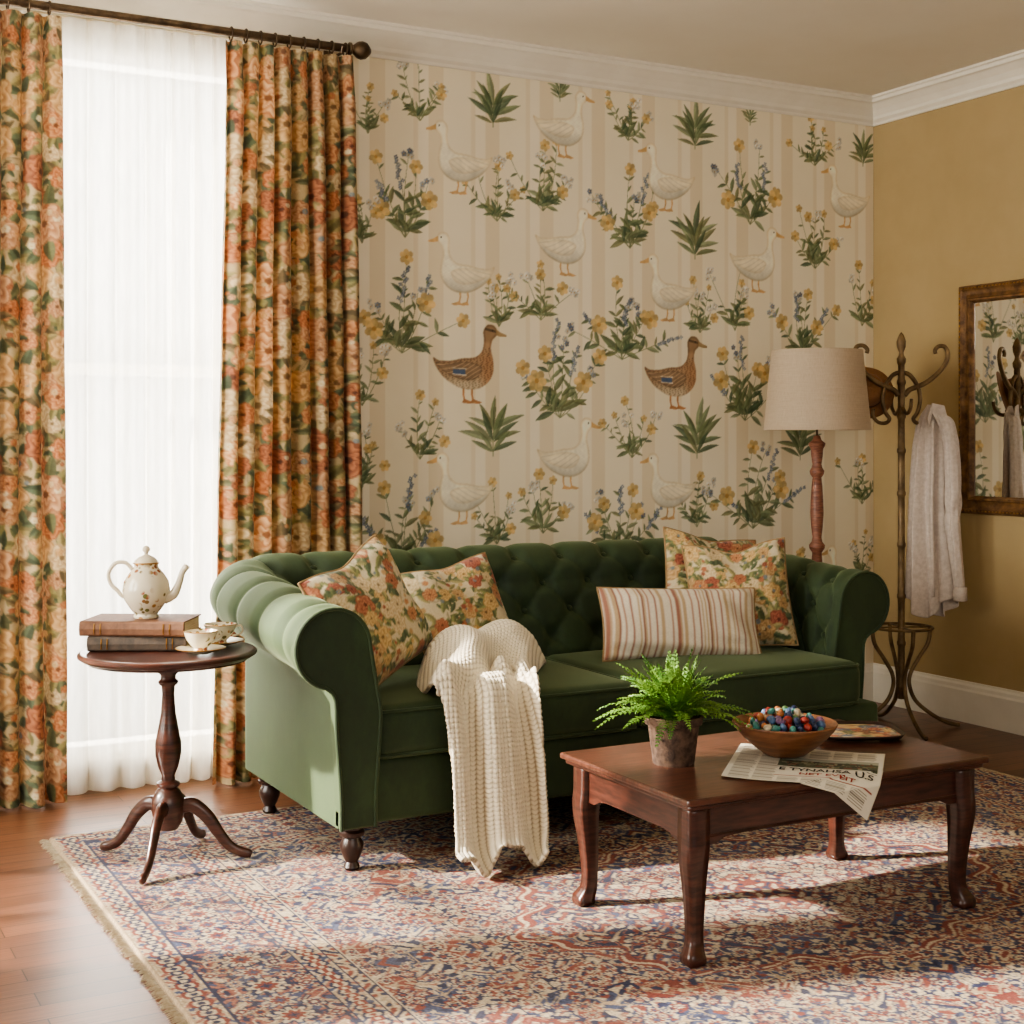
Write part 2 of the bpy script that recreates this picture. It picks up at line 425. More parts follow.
def duck(A, cx, cz, s, flip, brown=False):
    f = -1 if flip else 1
    T = lambda pts: [(cx+f*x*s, cz+(z-.14)*s) for x, z in pts]
    kc = (214,172,114) if not brown else (158,130,92); lc = (206,164,112) if not brown else (182,124,78)
    for lx in (-.04, .10):
        A.strip(T([(lx,-.20),(lx+.01,-.33),(lx-.01,-.42)]), .018*s, .013*s, lc)
        A.poly(T([(lx,-.40),(lx-.16,-.45),(lx-.10,-.475),(lx+.03,-.46)]), lc)
    def region(poly, edge, core, k, alpha, fx):
        q = pip(T(spline(poly, 4, True)))
        if q is None: return
        i0, i1, j0, j1, X, Z, ins = q
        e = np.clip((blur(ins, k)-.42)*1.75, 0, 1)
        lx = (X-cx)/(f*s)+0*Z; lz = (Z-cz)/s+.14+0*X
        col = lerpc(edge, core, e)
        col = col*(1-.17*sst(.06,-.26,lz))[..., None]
        col = fx(col, lx, lz, e)
        col = col*(.94+.12*WN[i0:i1, j0:j1, None])
        al = (np.clip(blur(ins, 1), 0, 1)*alpha)[..., None]
        CV[i0:i1, j0:j1] = CV[i0:i1, j0:j1]*(1-al)+np.clip(col, 0, 254)*al
    if not brown:
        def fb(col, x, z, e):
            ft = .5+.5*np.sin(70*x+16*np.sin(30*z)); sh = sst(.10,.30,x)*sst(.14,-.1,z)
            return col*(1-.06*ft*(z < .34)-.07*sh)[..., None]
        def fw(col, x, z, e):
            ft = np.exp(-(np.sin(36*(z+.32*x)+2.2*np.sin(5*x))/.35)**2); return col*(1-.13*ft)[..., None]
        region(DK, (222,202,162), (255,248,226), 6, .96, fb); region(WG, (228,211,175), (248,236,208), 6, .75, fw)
    else:
        def fb(col, x, z, e):
            sc_ = np.sin(95*x+3*np.sin(50*z))*np.sin(90*z+24*x); chest = sst(-.08,-.30,x)*sst(.36,.2,z)
            col = col*(1-chest[..., None])+np.array((182,138,102))*chest[..., None]
            belly = sst(.02,-.22,z)*sst(-.36,-.1,x); col = col*(1-.8*belly[..., None])+np.array((222,204,174))*.8*belly[..., None]
            col = col*(1-.28*sst(.1,.4,sc_)*(z < .36))[..., None]
            head = sst(.40,.48,z); col = col*(1-head[..., None])+np.array((134,108,82))*head[..., None]*(.8+.35*e[..., None])
            stripe = (np.abs(z-.612-.2*(x+.36)) < .018) & (x < -.25); col[stripe] *= .62
            return col
        def fw(col, x, z, e):
            ft = np.abs(np.sin(50*(z+.30*x)+2.6*np.sin(6*x))); col = col*(1+.42*(ft < .25))[..., None]
            sp = (x > .08) & (x < .28) & (np.abs(z+.01) < .038); col[sp] = (82,104,140); return col
        region(DK, (130,100,76), (184,150,116), 6, .95, fb); region(WG, (112,92,74), (150,126,102), 4, .92, fw)
        A.strip(T([(.06,-.058),(.29,-.04)]), .010*s, .007*s, (232,222,200)); A.strip(T([(.06,.038),(.29,.048)]), .008*s, .005*s, (226,216,194))
    A.poly(T([(-.43,.635),(-.52,.585),(-.61,.555),(-.61,.525),(-.52,.525),(-.43,.545)]), kc)
    A.poly(T([(-.375+.015*math.cos(q), .615+.015*math.sin(q)) for q in [i*PI/3 for i in range(6)]]), (56,48,42), 1)
def wallpos(px, py):
    r = (px-512)/1422.2; z = YB/(.8797-.4756*r)
    return z*(.4756+.8797*r), 1.35+(440-py)*z/1422.2
A = Art(); r1 = random.Random(11)
for kind, px, py, h in [('spray',420,92,.25),('fan',493,97,.25),('spray',368,110,.2),('spray',628,115,.24),('fan',695,122,.24),('fan',750,113,.10),('spray',815,142,.24),
    ('fan',863,145,.2),('fan',560,86,.12),('blue',405,197,.35),('spray',497,192,.26),('spray',543,178,.30),('blue',630,212,.34),('fan',695,228,.28),('blue',750,186,.38),
    ('spray',815,238,.31),('blue',402,310,.37),('spray',499,300,.24),('spray',541,287,.30),('blue',622,320,.37),('spray',700,308,.24),('spray',735,298,.32),('blue',803,322,.34),
    ('spray',862,297,.3),('blue',560,372,.42),('blue',745,380,.40),('spray',362,375,.26),('spray',420,428,.27),('fan',493,420,.30),('spray',632,430,.26),('fan',697,425,.30),
    ('blue',403,525,.35),('spray',497,515,.26),('spray',543,498,.32),('blue',620,518,.36),('spray',697,500,.26),('blue',753,488,.40),('spray',862,475,.3),('spray',862,555,.22),
    ('fan',800,430,.28),('spray',362,215,.24),('spray',362,460,.24),('fan',690,575,.22),('spray',800,585,.3),('fan',500,590,.24)]:
    x, z = wallpos(px, py); plant(A, x, z, h, kind, r1)
for px, py, s, fl, br_ in [(460,157,.27,0,0),(564,122,.27,1,0),(667,177,.27,0,0),(846,196,.27,0,0),(462,268,.27,0,0),(566,240,.27,1,0),(669,287,.27,0,0),(757,258,.28,1,0),
    (470,362,.30,1,1),(676,371,.30,1,1),(461,487,.27,0,0),(569,452,.28,1,0),(669,485,.27,0,0),(846,390,.27,1,0)]:
    x, z = wallpos(px, py); duck(A, x, z, s, fl, bool(br_))
for i, x in enumerate((2.25,2.77,3.32,3.87,4.42,4.97)):
    if i % 2: duck(A, x, .66, .27, 0)
    else: plant(A, x, .66, .26, 'spray', r1)
wb = MB()
wb.box(XL-.12, WX0, YB, YB+.12, 0, ZC).box(WX1, XR, YB, YB+.12, 0, ZC).box(WX0, WX1, YB, YB+.12, 0, WZ0).box(WX0, WX1, YB, YB+.12, WZ1, ZC)
nb = len(wb.v)
dn = CV.reshape(CNZ//2, 2, CNX//2, 2, 3).mean((1, 3)).transpose(1, 0, 2)     # [x, z]
gx = CXA+(np.arange(CNX//2)*2+1)*CRES; gz = CZA+(np.arange(CNZ//2)*2+1)*CRES
GX, GZ = np.meshgrid(gx, gz, indexing='ij')
GV = np.stack([GX, np.full_like(GX, YB-.0008), GZ], -1).reshape(-1, 3)
gf = grid_faces(CNX//2, CNZ//2)
verts = wb.v+[tuple(p) for p in GV.tolist()]
faces = wb.f+[[i+nb for i in q] for q in gf]
cc = np.concatenate([np.full((nb, 3), 255.), dn.reshape(-1, 3)])
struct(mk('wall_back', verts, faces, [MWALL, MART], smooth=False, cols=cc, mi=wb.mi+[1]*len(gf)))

# crown mouldings and baseboards
CP = [(0,-.125),(.012,-.125),(.016,-.112),(.03,-.10),(.034,-.085),(.055,-.06),(.085,-.035),(.10,-.03),(.104,-.014),(.115,-.012),(.115,0),(0,0)]
BP = [(0,0),(.022,0),(.022,.15),(.017,.16),(.015,.175),(.008,.185),(.006,.195),(0,.195)]
def trim(name, prof, axis, a0, a1, z):
    b = MB()
    if axis == 'x': b.prism(prof, lambda p, q, h: (h, YB-p, z+q), a0, a1)
    elif axis == 'r': b.prism(prof, lambda p, q, h: (XR-p, h, z+q), a0, a1)
    else: b.prism(prof, lambda p, q, h: (XL+p, h, z+q), a0, a1)
    return struct(b.build(name, MTRIM, smooth=False))
trim('trim_1', CP, 'x', XL, XR, ZC); trim('trim_2', CP, 'r', YF, YB, ZC); trim('trim_3', CP, 'l', YF, YB, ZC)
trim('baseboard_right', BP, 'r', YF, YB, 0); trim('baseboard_left', BP, 'l', YF, YB, 0)
b = MB()
for a0, a1 in ((XL, WX0-.08), (WX1+.08, XR)): b.prism(BP, lambda p, q, h: (h, YB-p, q), a0, a1)
struct(b.build('baseboard_back', MTRIM, smooth=False))

def window(name, o, ux, uy, w, z0, z1, bars_h, bars_v):
    e = bpy.data.objects.new(name, None); C.objects.link(e); e.location = (o[0], o[1], 0); e.rotation_euler = (0,0,math.atan2(uy, ux)); struct(e)
    f = MB()
    f.box(-.08,0,-.02,.0,z0-.06,z1+.08).box(w,w+.08,-.02,.0,z0-.06,z1+.08).box(-.08,w+.08,-.02,0,z1,z1+.08)
    f.box(0,.05,0,.10,z0,z1).box(w-.05,w,0,.10,z0,z1).box(0,w,0,.10,z1-.05,z1).box(0,w,0,.10,z0,z0+.05)
    f.build('window_frame', MTRIM, e, smooth=False)
    s = MB().box(-.10,w+.10,-.045,.0,z0-.03,z0); s.build('window_sill', MTRIM, e, smooth=False)
    for t in bars_h: MB().box(.04,w-.04,.05,.08,z0+(z1-z0)*t-.022,z0+(z1-z0)*t+.022).build('glazing_bar', MTRIM, e, smooth=False)
    for t in bars_v: MB().box(w*t-.012,w*t+.012,.05,.08,z0+.04,z1-.04).build('glazing_bar', MTRIM, e, smooth=False)
    MB().box(.04,w-.04,.063,.067,z0+.04,z1-.04).build('glass_pane', MGLASS, e, smooth=False)
window('window_1', (WX0, YB), 1, 0, WX1-WX0, WZ0, WZ1, [.55], [])
for k, (y0, y1) in enumerate(LW): window('window_%d' % (k+2), (XL, y0), 0, 1, y1-y0, LZ0, LZ1, [.5], [.5])  # added out of view so sun falls on the rug in separate patches

# ------------------------------------------------------------------ cloth prints
def stamp(cv, cx, cy, R, fn, wrap=True):
    N0, N1 = cv.shape[:2]; R = int(R)+1; cx, cy = int(cx), int(cy)
    yy, xx = np.mgrid[-R:R+1, -R:R+1]
    I = cy+yy; J = cx+xx
    ok = np.ones_like(I, bool)
    if wrap: I = I % N0; J = J % N1
    else: ok = (I >= 0) & (I < N0) & (J >= 0) & (J < N1); I = np.clip(I, 0, N0-1); J = np.clip(J, 0, N1-1)
    mask, col = fn(xx.astype(float), yy.astype(float))
    mask = mask & ok
    cv[I[mask], J[mask]] = col[mask]
def f_rose(R, dark, light, cen, n, rot):
    def fn(x, y):
        rr = np.hypot(x, y)/R; th = np.arctan2(y, x)+rot
        edge = .80+.18*np.abs(np.cos(n*th/2)); mask = rr < edge
        t = np.mod(rr*2.6+.34*np.sin(n*th+rr*5), 1); t = np.clip(t*1.25, 0, 1)
        col = lerpc(dark, light, t); col[rr < .16] = cen
        return mask, col
    return fn
def f_leaf(L, w, a, c1, c2):
    def fn(x, y):
        X = x*math.cos(a)+y*math.sin(a); Y = -x*math.sin(a)+y*math.cos(a)
        t = X/L; m_ = (np.abs(t) < 1) & (np.abs(Y) < w*(1-t*t))
        col = lerpc(c1, c2, (Y > 0).astype(float)*.8+.2*np.abs(np.sin(t*9))); col[np.abs(Y) < .8] = np.array(c2)*.8
        return m_, col
    return fn
def floral(seed, base, nl, nf, dk, big, Rr):
    N = 512; r = random.Random(seed); cv = np.zeros((N, N, 3)); cv[:] = base
    for i in range(nl):
        c = r.choice(dk); L = r.uniform(10, 30); stamp(cv, r.random()*N, r.random()*N, L, f_leaf(L, L*.36, r.uniform(0, PI), c, tuple(k*1.35 for k in c)))
    for i in range(100):
        L = r.uniform(10, 22); stamp(cv, r.random()*N, r.random()*N, L, f_leaf(L, L*.34, r.uniform(0, PI), base, tuple(k*.86 for k in base)))
    pos = []
    for i in range(2400):
        x, y = r.random()*N, r.random()*N; R = r.uniform(*Rr)
        if all(min(abs(x-a), N-abs(x-a))**2+min(abs(y-b), N-abs(y-b))**2 > (R+q)**2*.42 for a, b, q in pos): pos.append((x, y, R))
        if len(pos) > nf: break
    for x, y, R in pos:
        d, l = r.choice(big)
        for k in range(5):
            a = r.uniform(0, 2*PI); L = R*.7; c = r.choice(dk); stamp(cv, x+math.cos(a)*R*1.05, y+math.sin(a)*R*1.05, L, f_leaf(L, L*.36, a, c, tuple(k_*1.4 for k_ in c)))
        stamp(cv, x, y, R, f_rose(R, d, l, tuple(k*.75 for k in d), r.choice((5,6,7)), r.random()*6))
    for i in range(150):
        R = r.uniform(4, 9); d, l = r.choice(big+[((86,98,104),(130,140,142)),((180,164,126),(216,204,172))])
        stamp(cv, r.random()*N, r.random()*N, R, f_rose(R, d, l, (180,140,80), 5, r.random()*6))
    for ax in (0, 1): cv = (np.roll(cv, 1, ax)+cv*3+np.roll(cv, -1, ax))/5
    return cv
def sample(cv, u, v, tile):
    N = cv.shape[0]; x = np.mod(u/tile*N, N); y = np.mod(v/tile*N, N)
    x0 = np.floor(x).astype(int) % N; y0 = np.floor(y).astype(int) % N; fx = (x-np.floor(x))[..., None]; fy = (y-np.floor(y))[..., None]
    x1 = (x0+1) % N; y1 = (y0+1) % N
    return (cv[y0,x0]*(1-fx)+cv[y0,x1]*fx)*(1-fy)+(cv[y1,x0]*(1-fx)+cv[y1,x1]*fx)*fy
CVD = floral(5, (178,158,120), 460, 88, [(80,82,58),(104,98,64),(66,74,56),(120,110,74),(88,76,54)],
    [((134,76,46),(194,134,92)),((146,88,56),(202,150,106)),((114,66,46),(174,114,80)),((160,130,92),(208,188,150)),((146,100,70),(200,160,122)),((156,116,74),(206,170,122)),((164,106,66),(214,176,134))], (20, 44))
CVP = floral(9, (204,190,158), 330, 74, [(84,90,60),(106,108,70),(72,82,58),(124,118,80)],
    [((132,74,52),(188,126,92)),((148,92,60),(202,150,108)),((120,60,48),(170,104,80)),((178,152,112),(218,200,162)),((152,116,76),(206,172,124)),((166,130,80),(216,186,132))], (16, 36))

# ------------------------------------------------------------------ window dressing
RODZ, RODY = 2.955, 5.45
t = thing('curtain_rod', 'long bronze curtain rod with a ball finial above the window', 'curtain rod', (1.35, RODY, RODZ))
rot = Matrix.Rotation(PI/2, 3, 'Y')
b = MB(); b.tube([(-1.0,0,0),(.86,0,0)], .017, 16); b.build('rod', MROD, t)
b = MB(); b.lathe([(.018,0),(.026,.006),(.026,.014),(.016,.02),(.02,.028),(.034,.045),(.038,.062),(.034,.080),(.02,.094),(.012,.101),(.0,.105)], 20, (.83,0,0), rot); b.build('finial', MROD, t)
for x in (.80, -.9):
    b = MB(); b.tube([(x,-.024,.0),(x,-.012,-.024),(x,.01,-.024),(x,.06,-.022),(x,.142,-.02)], .006, 8); br_ = b.build('bracket', MROD, t)
    MB().box(x-.018,x+.018,.14,.149,-.06,.03).build('wall_plate', MROD, br_, smooth=False)
t2 = thing('sheer_curtain_rod', 'thin inner rod carrying the white sheer behind the bronze rod', 'curtain rod', (1.33, 5.552, 2.925))
MB().tube([(-.46,0,0),(.46,0,0)], .005, 10).build('rod', MTRIM, t2)
for x in (-.455,.455): MB().tube([(x,0,0),(x,.046,0)], .005, 6).build('bracket', MTRIM, t2)

def drape(name, label, x0, x1, xb0, xb1, nf, seed, rings):
    e = thing(name, label, 'curtain', ((x0+x1)/2, RODY, 0), 0, 'floral drapes either side of the window')
    nu, nv = 360, 520
    u = np.linspace(0, 1, nu)[:, None]; v = np.linspace(0, 1, nv)[None, :]
    ph = 2*PI*nf*u+.9*np.sin(2*PI*1.3*u+seed)*(.3+v)+.30*np.sin(5*v+seed+4*u)
    fold = np.sin(ph); fold = np.sign(fold)*np.abs(fold)**.75
    top = sst(.09, .0, v)
    amp = (.038+.014*v)*(1-top*.5)*(1+.30*np.sin(7*u*PI+seed))
    xa = x0+(xb0-x0)*v**1.2; xb = x1+(xb1-x1)*v**1.2
    X = xa+(xb-xa)*u+.012*np.cos(ph)*(1-top*.5)-.5*(x0+x1)
    Y = amp*fold+.012*np.sin(3*v+9*u)*v+.004*np.sin(23*v+17*u)
    Z = 2.922-v*2.912+.0*u
    flat = (x1-x0)*1.8
    P = np.stack([X, Y, Z], -1)
    cols = sample(CVD, u*flat+.37*seed+0*v, (1-v)*2.9+0*u, 1.0)
    mk('drape_panel', P.reshape(-1,3), grid_faces(nu, nv), MDRAPE, e, cols=cols.reshape(-1,3), sharp=None)
    for k in range(rings):
        xx = x0+(x1-x0)*(k+.5)/rings-.5*(x0+x1)
        pts = [(xx, .024*math.cos(a), RODZ-.006+.026*math.sin(a)) for a in np.linspace(0, 2*PI, 17)[:-1]]
        MB().tube(pts, .0035, 6, closed=True).build('curtain_ring', MROD, e)
    return e
drape('floral_curtain', 'floral drape left of the sheer, cut by the photo edge', .52, 1.035, .50, 1.05, 7, 2, 7)
drape('floral_curtain', 'wide floral drape between the sheer and the duck wallpaper', 1.66, 2.20, 1.60, 2.245, 8, 5, 9)
e = thing('sheer_curtain', 'white translucent sheer curtain hanging across the window', 'curtain', (1.33, 5.52, 0))
nu, nv = 280, 90
u = np.linspace(0, 1, nu)[:, None]; v = np.linspace(0, 1, nv)[None, :]
ph = 2*PI*10*u+2.6*np.sin(5.1*u+1)+.7*np.sin(1.8*v+7*u)*v
ph2 = 2*PI*23*u+3.5*np.sin(9*u)+.5*v
P = np.stack([-.44+.88*u+.008*np.cos(ph)+0*v, .026*np.sin(ph)*(.45+.55*v)+.006*np.sin(ph2)*(1.1-v*.6), 2.945-v*2.933+0*u], -1)
mk('sheer_panel', P.reshape(-1,3), grid_faces(nu, nv), MSHEER, e, sharp=None)

# ------------------------------------------------------------------ rug
RX0, RX1, RY0, RY1 = .90, 4.45, 1.75, 4.96; RT = .013
def rug():
    e = thing('area_rug', 'large worn Persian rug in red, navy and cream under the sofa', 'rug', ((RX0+RX1)/2, (RY0+RY1)/2, 0))
    hx, hy = (RX1-RX0)/2, (RY1-RY0)/2; st = .0043
    nx, ny = int(hx/st), int(hy/st)
    X, Y = np.meshgrid((np.arange(nx)+.5)*st, (np.arange(ny)+.5)*st)
    RED, NAVY, CRM, BLUE, TAN, ROSE = (122,58,50), (42,46,74), (192,176,150), (62,72,104), (170,148,120), (148,94,80)
    cv = np.zeros((ny, nx, 3)); cv[:] = CRM
    d = np.minimum(hx-X, hy-Y); s = np.where(hx-X < hy-Y, Y, X)
    r = random.Random(21)
    f1 = np.sin(62*X+1.9*np.sin(36*Y))+np.sin(62*Y+1.9*np.sin(36*X)); f2 = np.sin(122*X+2*np.sin(71*Y)+1)+np.sin(117*Y+2*np.sin(78*X))
    f3 = np.sin(17*X+1.6*np.sin(12*Y))+np.sin(18*Y+1.6*np.sin(12*X)+.8)
    zone = f3 > .90; zone2 = f3 < -1.05
    cv[zone] = BLUE; cv[zone2] = RED; cv[np.abs(f3-.90) < .06] = CRM; cv[np.abs(f3+1.05) < .06] = NAVY
    cv[(f2 > 1.1)] = ROSE; cv[(f2 < -1.1)] = BLUE; cv[(f2 > 1.1) & zone] = CRM; cv[(f2 < -1.2) & zone2] = CRM; cv[(f2 < -1.1) & zone] = NAVY
    cv[(np.abs(f1) < .20) & ~zone] = NAVY; cv[(np.abs(f1) < .18) & zone] = TAN; cv[(np.abs(f1-.95) < .13) & ~zone] = RED; cv[(np.abs(f1+.95) < .10)] = TAN; cv[(np.abs(f1) < .18) & zone2] = TAN; cv[(f1 > 1.6)] = RED; cv[(f1 < -1.6)] = NAVY
    th = np.arctan2(Y/.72, X); rr = np.hypot(X, Y/.72)
    e1 = .80+.05*np.cos(8*th)+.025*np.cos(24*th); med = rr < e1
    inner = rr < e1-.05
    cv[med] = RED; cv[(rr < e1-.012) & med] = CRM; cv[(rr < e1-.026) & med] = RED; cv[inner] = NAVY
    cv[inner & (f3 > .3)] = BLUE
    cv[inner & (np.abs(f1) < .22)] = TAN; cv[inner & (np.abs(f1-1) < .16)] = ROSE; cv[inner & (f2 < -1.1)] = RED; cv[inner & (f2 > 1.2)] = CRM; cv[inner & (f1 < -1.5)] = CRM
    m2 = rr < .44+.05*np.cos(8*th)+.02*np.cos(24*th); cv[m2] = CRM; cv[m2 & (np.abs(f1) < .36)] = RED; cv[m2 & (np.abs(f2) < .25)] = NAVY; cv[m2 & (f2 > 1.2)] = ROSE
    m3 = rr < .18+.03*np.cos(8*th); cv[m3] = RED; cv[m3 & (f2 > .7)] = CRM; cv[m3 & (f2 < -.9)] = NAVY
    def ros(cx, cy, R, cols, n):
        def fn(x, y):
            q = np.hypot(x, y)/R; t = np.arctan2(y, x); q = q/(.78+.22*np.cos(n*t)); m_ = q < 1
            col = np.zeros(x.shape+(3,)); col[:] = cols[0]
            col[q < .78] = cols[1]; col[q < .52] = cols[2]; col[q < .24] = cols[0]; return m_, col
        stamp(cv, cx/st, cy/st, R*1.0+1, fn, False)
    pal = [(NAVY,CRM,RED),(RED,CRM,NAVY),(NAVY,ROSE,CRM),(BLUE,CRM,RED),(NAVY,RED,CRM),(RED,TAN,NAVY),(RED,CRM,NAVY)]
    for i in range(620):
        x, y = r.random()*hx, r.random()*hy
        if min(hx-x, hy-y) > .45: ros(x, y, r.choice((4,5,6,7,8,10)), r.choice(pal), r.choice((5,6,8)))
    B = lambda a, b: (d >= a) & (d < b)
    cv[B(0,.475)] = CRM; cv[B(0,.016)] = TAN
    def filler(z, g0, a, b_, c_):
        cv[z] = g0; cv[z & (np.abs(f2) < .34)] = a; cv[z & (f2 > 1.0)] = b_; cv[z & (f2 < -1.0)] = c_
    def guard(a, b_, pitch, ca, cb, cc_):
        z = B(a, b_); filler(z, CRM, TAN, ROSE, BLUE); mid = (a+b_)/2; k = np.mod(s, pitch)/pitch-.5
        wv_ = (b_-a)*.30*np.sin(2*PI*s/pitch); cv[z & (np.abs(d-mid-wv_) < .0045)] = NAVY
        dd = np.hypot(k*pitch, d-mid); R = (b_-a)*.36
        cv[z & (dd < R)] = ca; cv[z & (dd < R*.66)] = cb; cv[z & (dd < R*.32)] = cc_
        k2 = np.mod(s+pitch/2, pitch)/pitch-.5; dd = np.hypot(k2*pitch, d-mid); cv[z & (dd < R*.6)] = cc_; cv[z & (dd < R*.3)] = CRM
    guard(.016, .100, .062, RED, CRM, NAVY)
    z = B(.105,.350); filler(z, (130,72,62), ROSE, NAVY, TAN); q = (d-.2275)
    cv[z & (np.abs(f1) < .24)] = NAVY; cv[z & (np.abs(f1-1.1) < .18)] = CRM; cv[z & (f1 < -1.1)] = BLUE
    wv = .070*np.sin(2*PI*s/.20)+.012*np.sin(2*PI*s/.05)
    cv[z & (np.abs(q-wv) < .007)] = CRM; cv[z & (np.abs(q+wv) < .006)] = TAN
    cv[B(.100,.105)] = NAVY; cv[B(.350,.355)] = NAVY
    guard(.355, .430, .052, NAVY, CRM, RED)
    cv[B(.430,.435)] = NAVY; z = B(.435,.468); filler(z, TAN, CRM, RED, NAVY); cv[B(.468,.472)] = NAVY
    for kx in range(20):
        for (a, R, c, qq) in ((.0,15,(NAVY,CRM,RED),.2275),(.05,8,(NAVY,ROSE,CRM),.292),(.05,7,(BLUE,CRM,RED),.163),(.15,8,(NAVY,TAN,RED),.163),(.15,7,(CRM,NAVY,RED),.296),(.10,13,(BLUE,CRM,RED),.2275),(.025,5,(CRM,RED,NAVY),.325),(.125,5,(CRM,RED,NAVY),.128)):
            p = kx*.20+a
            if p < hy-.10: ros(hx-qq, p, R, c, 8)
            if p < hx-.10: ros(p, hy-qq, R, c, 8)
    full = np.concatenate([cv[:, ::-1], cv], 1); full = np.concatenate([full[::-1], full], 0)
    rg = np.random.RandomState(2); H, Wd = full.shape[:2]
    L = smooth_noise(H, Wd, 40, 5)*.6+smooth_noise(H, Wd, 11, 6)*.4
    fade = np.clip(-.02+.30*L, 0, 1)[..., None]
    full = full*(1-fade)+np.array((176,156,132))*fade
    full = full*(.89+.22*rg.rand(H, Wd))[..., None]
    x = (np.arange(Wd)+.5)*st-Wd*st/2; y = (np.arange(H)+.5)*st-H*st/2
    XX, YY = np.meshgrid(x, y); ZZ = np.full_like(XX, RT-.0015)+.0012*(rg.rand(H, Wd)-.5)
    ZZ[0] = ZZ[-1] = 0; ZZ[:, 0] = ZZ[:, -1] = 0
    mk('rug_pile', np.stack([XX, YY, ZZ], -1).reshape(-1,3), [f[::-1] for f in grid_faces(H, Wd)], MRUG, e, cols=np.clip(full, 0, 255).reshape(-1,3), sharp=None)
    b = MB(); r = random.Random(4)
    for sd in (-1, 1):
        yy = -hy+.01
        while yy < hy-.01:
            L = r.uniform(.018,.034); w = .0016; dy = r.uniform(-.006,.006)
            b.add([(sd*(hx-.004),yy-w,.006),(sd*(hx-.004),yy+w,.006),(sd*(hx+L),yy+dy+w*.6,.002),(sd*(hx+L),yy+dy-w*.6,.002),(sd*(hx+L*.5),yy+dy*.5,.009)], [(0,1,4),(1,2,4),(2,3,4),(3,0,4)])
            yy += .0075
    f = b.build('fringe', MFRINGE, e); f['kind'] = 'stuff'
rug()

# ------------------------------------------------------------------ sofa
def rbox(w, d, h, r, crown=0, n=14):
    def ax(L, k):
        hh = L/2; a = np.linspace(0, PI/2, 6); e_ = hh-r+r*np.sin(a)*1.0
        inner = np.linspace(-(hh-r), hh-r, k)
        return np.unique(np.round(np.concatenate([-e_, inner, e_]), 6))
    hx, hy, hz = w/2, d/2, h/2; A_ = [ax(w, n), ax(d, n), ax(h, 3)]; H_ = [hx, hy, hz]
    vs = []; fs = []
    for axis in range(3):
        a1, a2 = [i for i in range(3) if i != axis]
        for sg in (-1, 1):
            b = len(vs); U, V = A_[a1], A_[a2]
            for x in U:
                for y in V:
                    p = [0,0,0]; p[a1] = x; p[a2] = y; p[axis] = sg*H_[axis]
                    q = [max(-(H_[i]-r), min(H_[i]-r, p[i])) for i in range(3)]
                    dv = Vector([p[i]-q[i] for i in range(3)])
                    if dv.length > 0: dv = dv.normalized()*r
                    P = Vector(q)+dv
                    k = max(0, 1-(P.x/hx)**2)*max(0, 1-(P.y/hy)**2)
                    P.z += (crown if P.z > 0 else 0)*k
                    if P.z > 0 and crown: P.z += .003*math.sin(13*P.x+4*P.y)*math.sin(9*P.y+3*P.x)*k
                    vs.append(P)
            for f in grid_faces(len(U), len(V)): fs.append([b+i for i in f])
    bm = bmesh.new(); bv = [bm.verts.new(v) for v in vs]
    for f in fs: bm.faces.new([bv[i] for i in f])
    bmesh.ops.remove_doubles(bm, verts=bm.verts, dist=.0002)
    bmesh.ops.recalc_face_normals(bm, faces=bm.faces)
    bm.verts.index_update()
    V_ = [tuple(v.co) for v in bm.verts]; F_ = [[v.index for v in f.verts] for f in bm.faces]; bm.free()
    return V_, F_

SOX, SOY = 2.716, 4.55
W, yF, yK, r0 = 1.106, -.45, .58, .13
REC = .15                       # the right arm stands back behind the front of the seat
TA = .112
xi, yi, ri = W-TA, .30, .09
L2 = 2*W-2*r0
S1, SA, S2 = .80, .24, 1.84; ST_ = 2*S1+2*SA+S2
def path(s):
    mir = s > ST_/2
    if mir: s = ST_-s
    s = max(0, s); y0 = yF+(REC if mir else 0)
    if s < S1:
        f = s/S1; R0 = (-W, y0+f*(yK-y0-r0)); R1 = (-xi, y0+f*(yi-ri-y0)); n = (-1, 0)
    elif s < S1+SA:
        a = PI-(s-S1)/SA*PI/2; n = (math.cos(a), math.sin(a))
        R0 = (-W+r0+r0*n[0], yK-r0+r0*n[1]); R1 = (-xi+ri+ri*n[0], yi-ri+ri*n[1])
    else:
        f = (s-S1-SA)/S2; R0 = (-W+r0+f*L2, yK); R1 = (-xi+ri+f*(2*xi-2*ri), yi); n = (0, 1)
    if mir: R0 = (-R0[0], R0[1]); R1 = (-R1[0], R1[1]); n = (-n[0], n[1])
    return R0, R1, n
def backness(s): return float(sst(S1-.12, S1+SA, min(s, ST_-s)))
def profile(s):
    s_ = min(s, ST_-s); bk = backness(s); RR = .104+.014*bk
    th = TA+(.28-TA)*bk; zc = .700+.048*float(sst(0, S1, s_))+.024*bk; c = .026-.076*bk
    P = [(-th, .20), (-th, .50)]
    P += [(-th+(-RR+c+th)*k, .50+(zc-.50)*k) for k in (.2,.4,.6,.8)]
    t0 = .30+math.hypot(-RR+c+th, zc-.50)
    for a in np.linspace(PI, -PI*.44, 44): P.append((c+RR*math.cos(a), zc+RR*math.sin(a)))
    x, z = P[-1]
    P += [(x*.72, z-.008), (x*.35 if bk < .5 else x*.6, z-.022), (.004*(1-bk), z-.045), (0, z-.08), (0, .14)]
    return P, t0, zc, c, th, RR
def resamp(P, n):
    P = np.array(P); sg = np.hypot(*(np.diff(P, axis=0).T)); cum = np.concatenate([[0], np.cumsum(sg)])
    t = np.linspace(0, cum[-1], n); return np.stack([np.interp(t, cum, P[:,0]), np.interp(t, cum, P[:,1])], -1), t
NT = 19; aS = ST_/NT; bS = .112; AMP = .025
TOPA = math.radians(52)
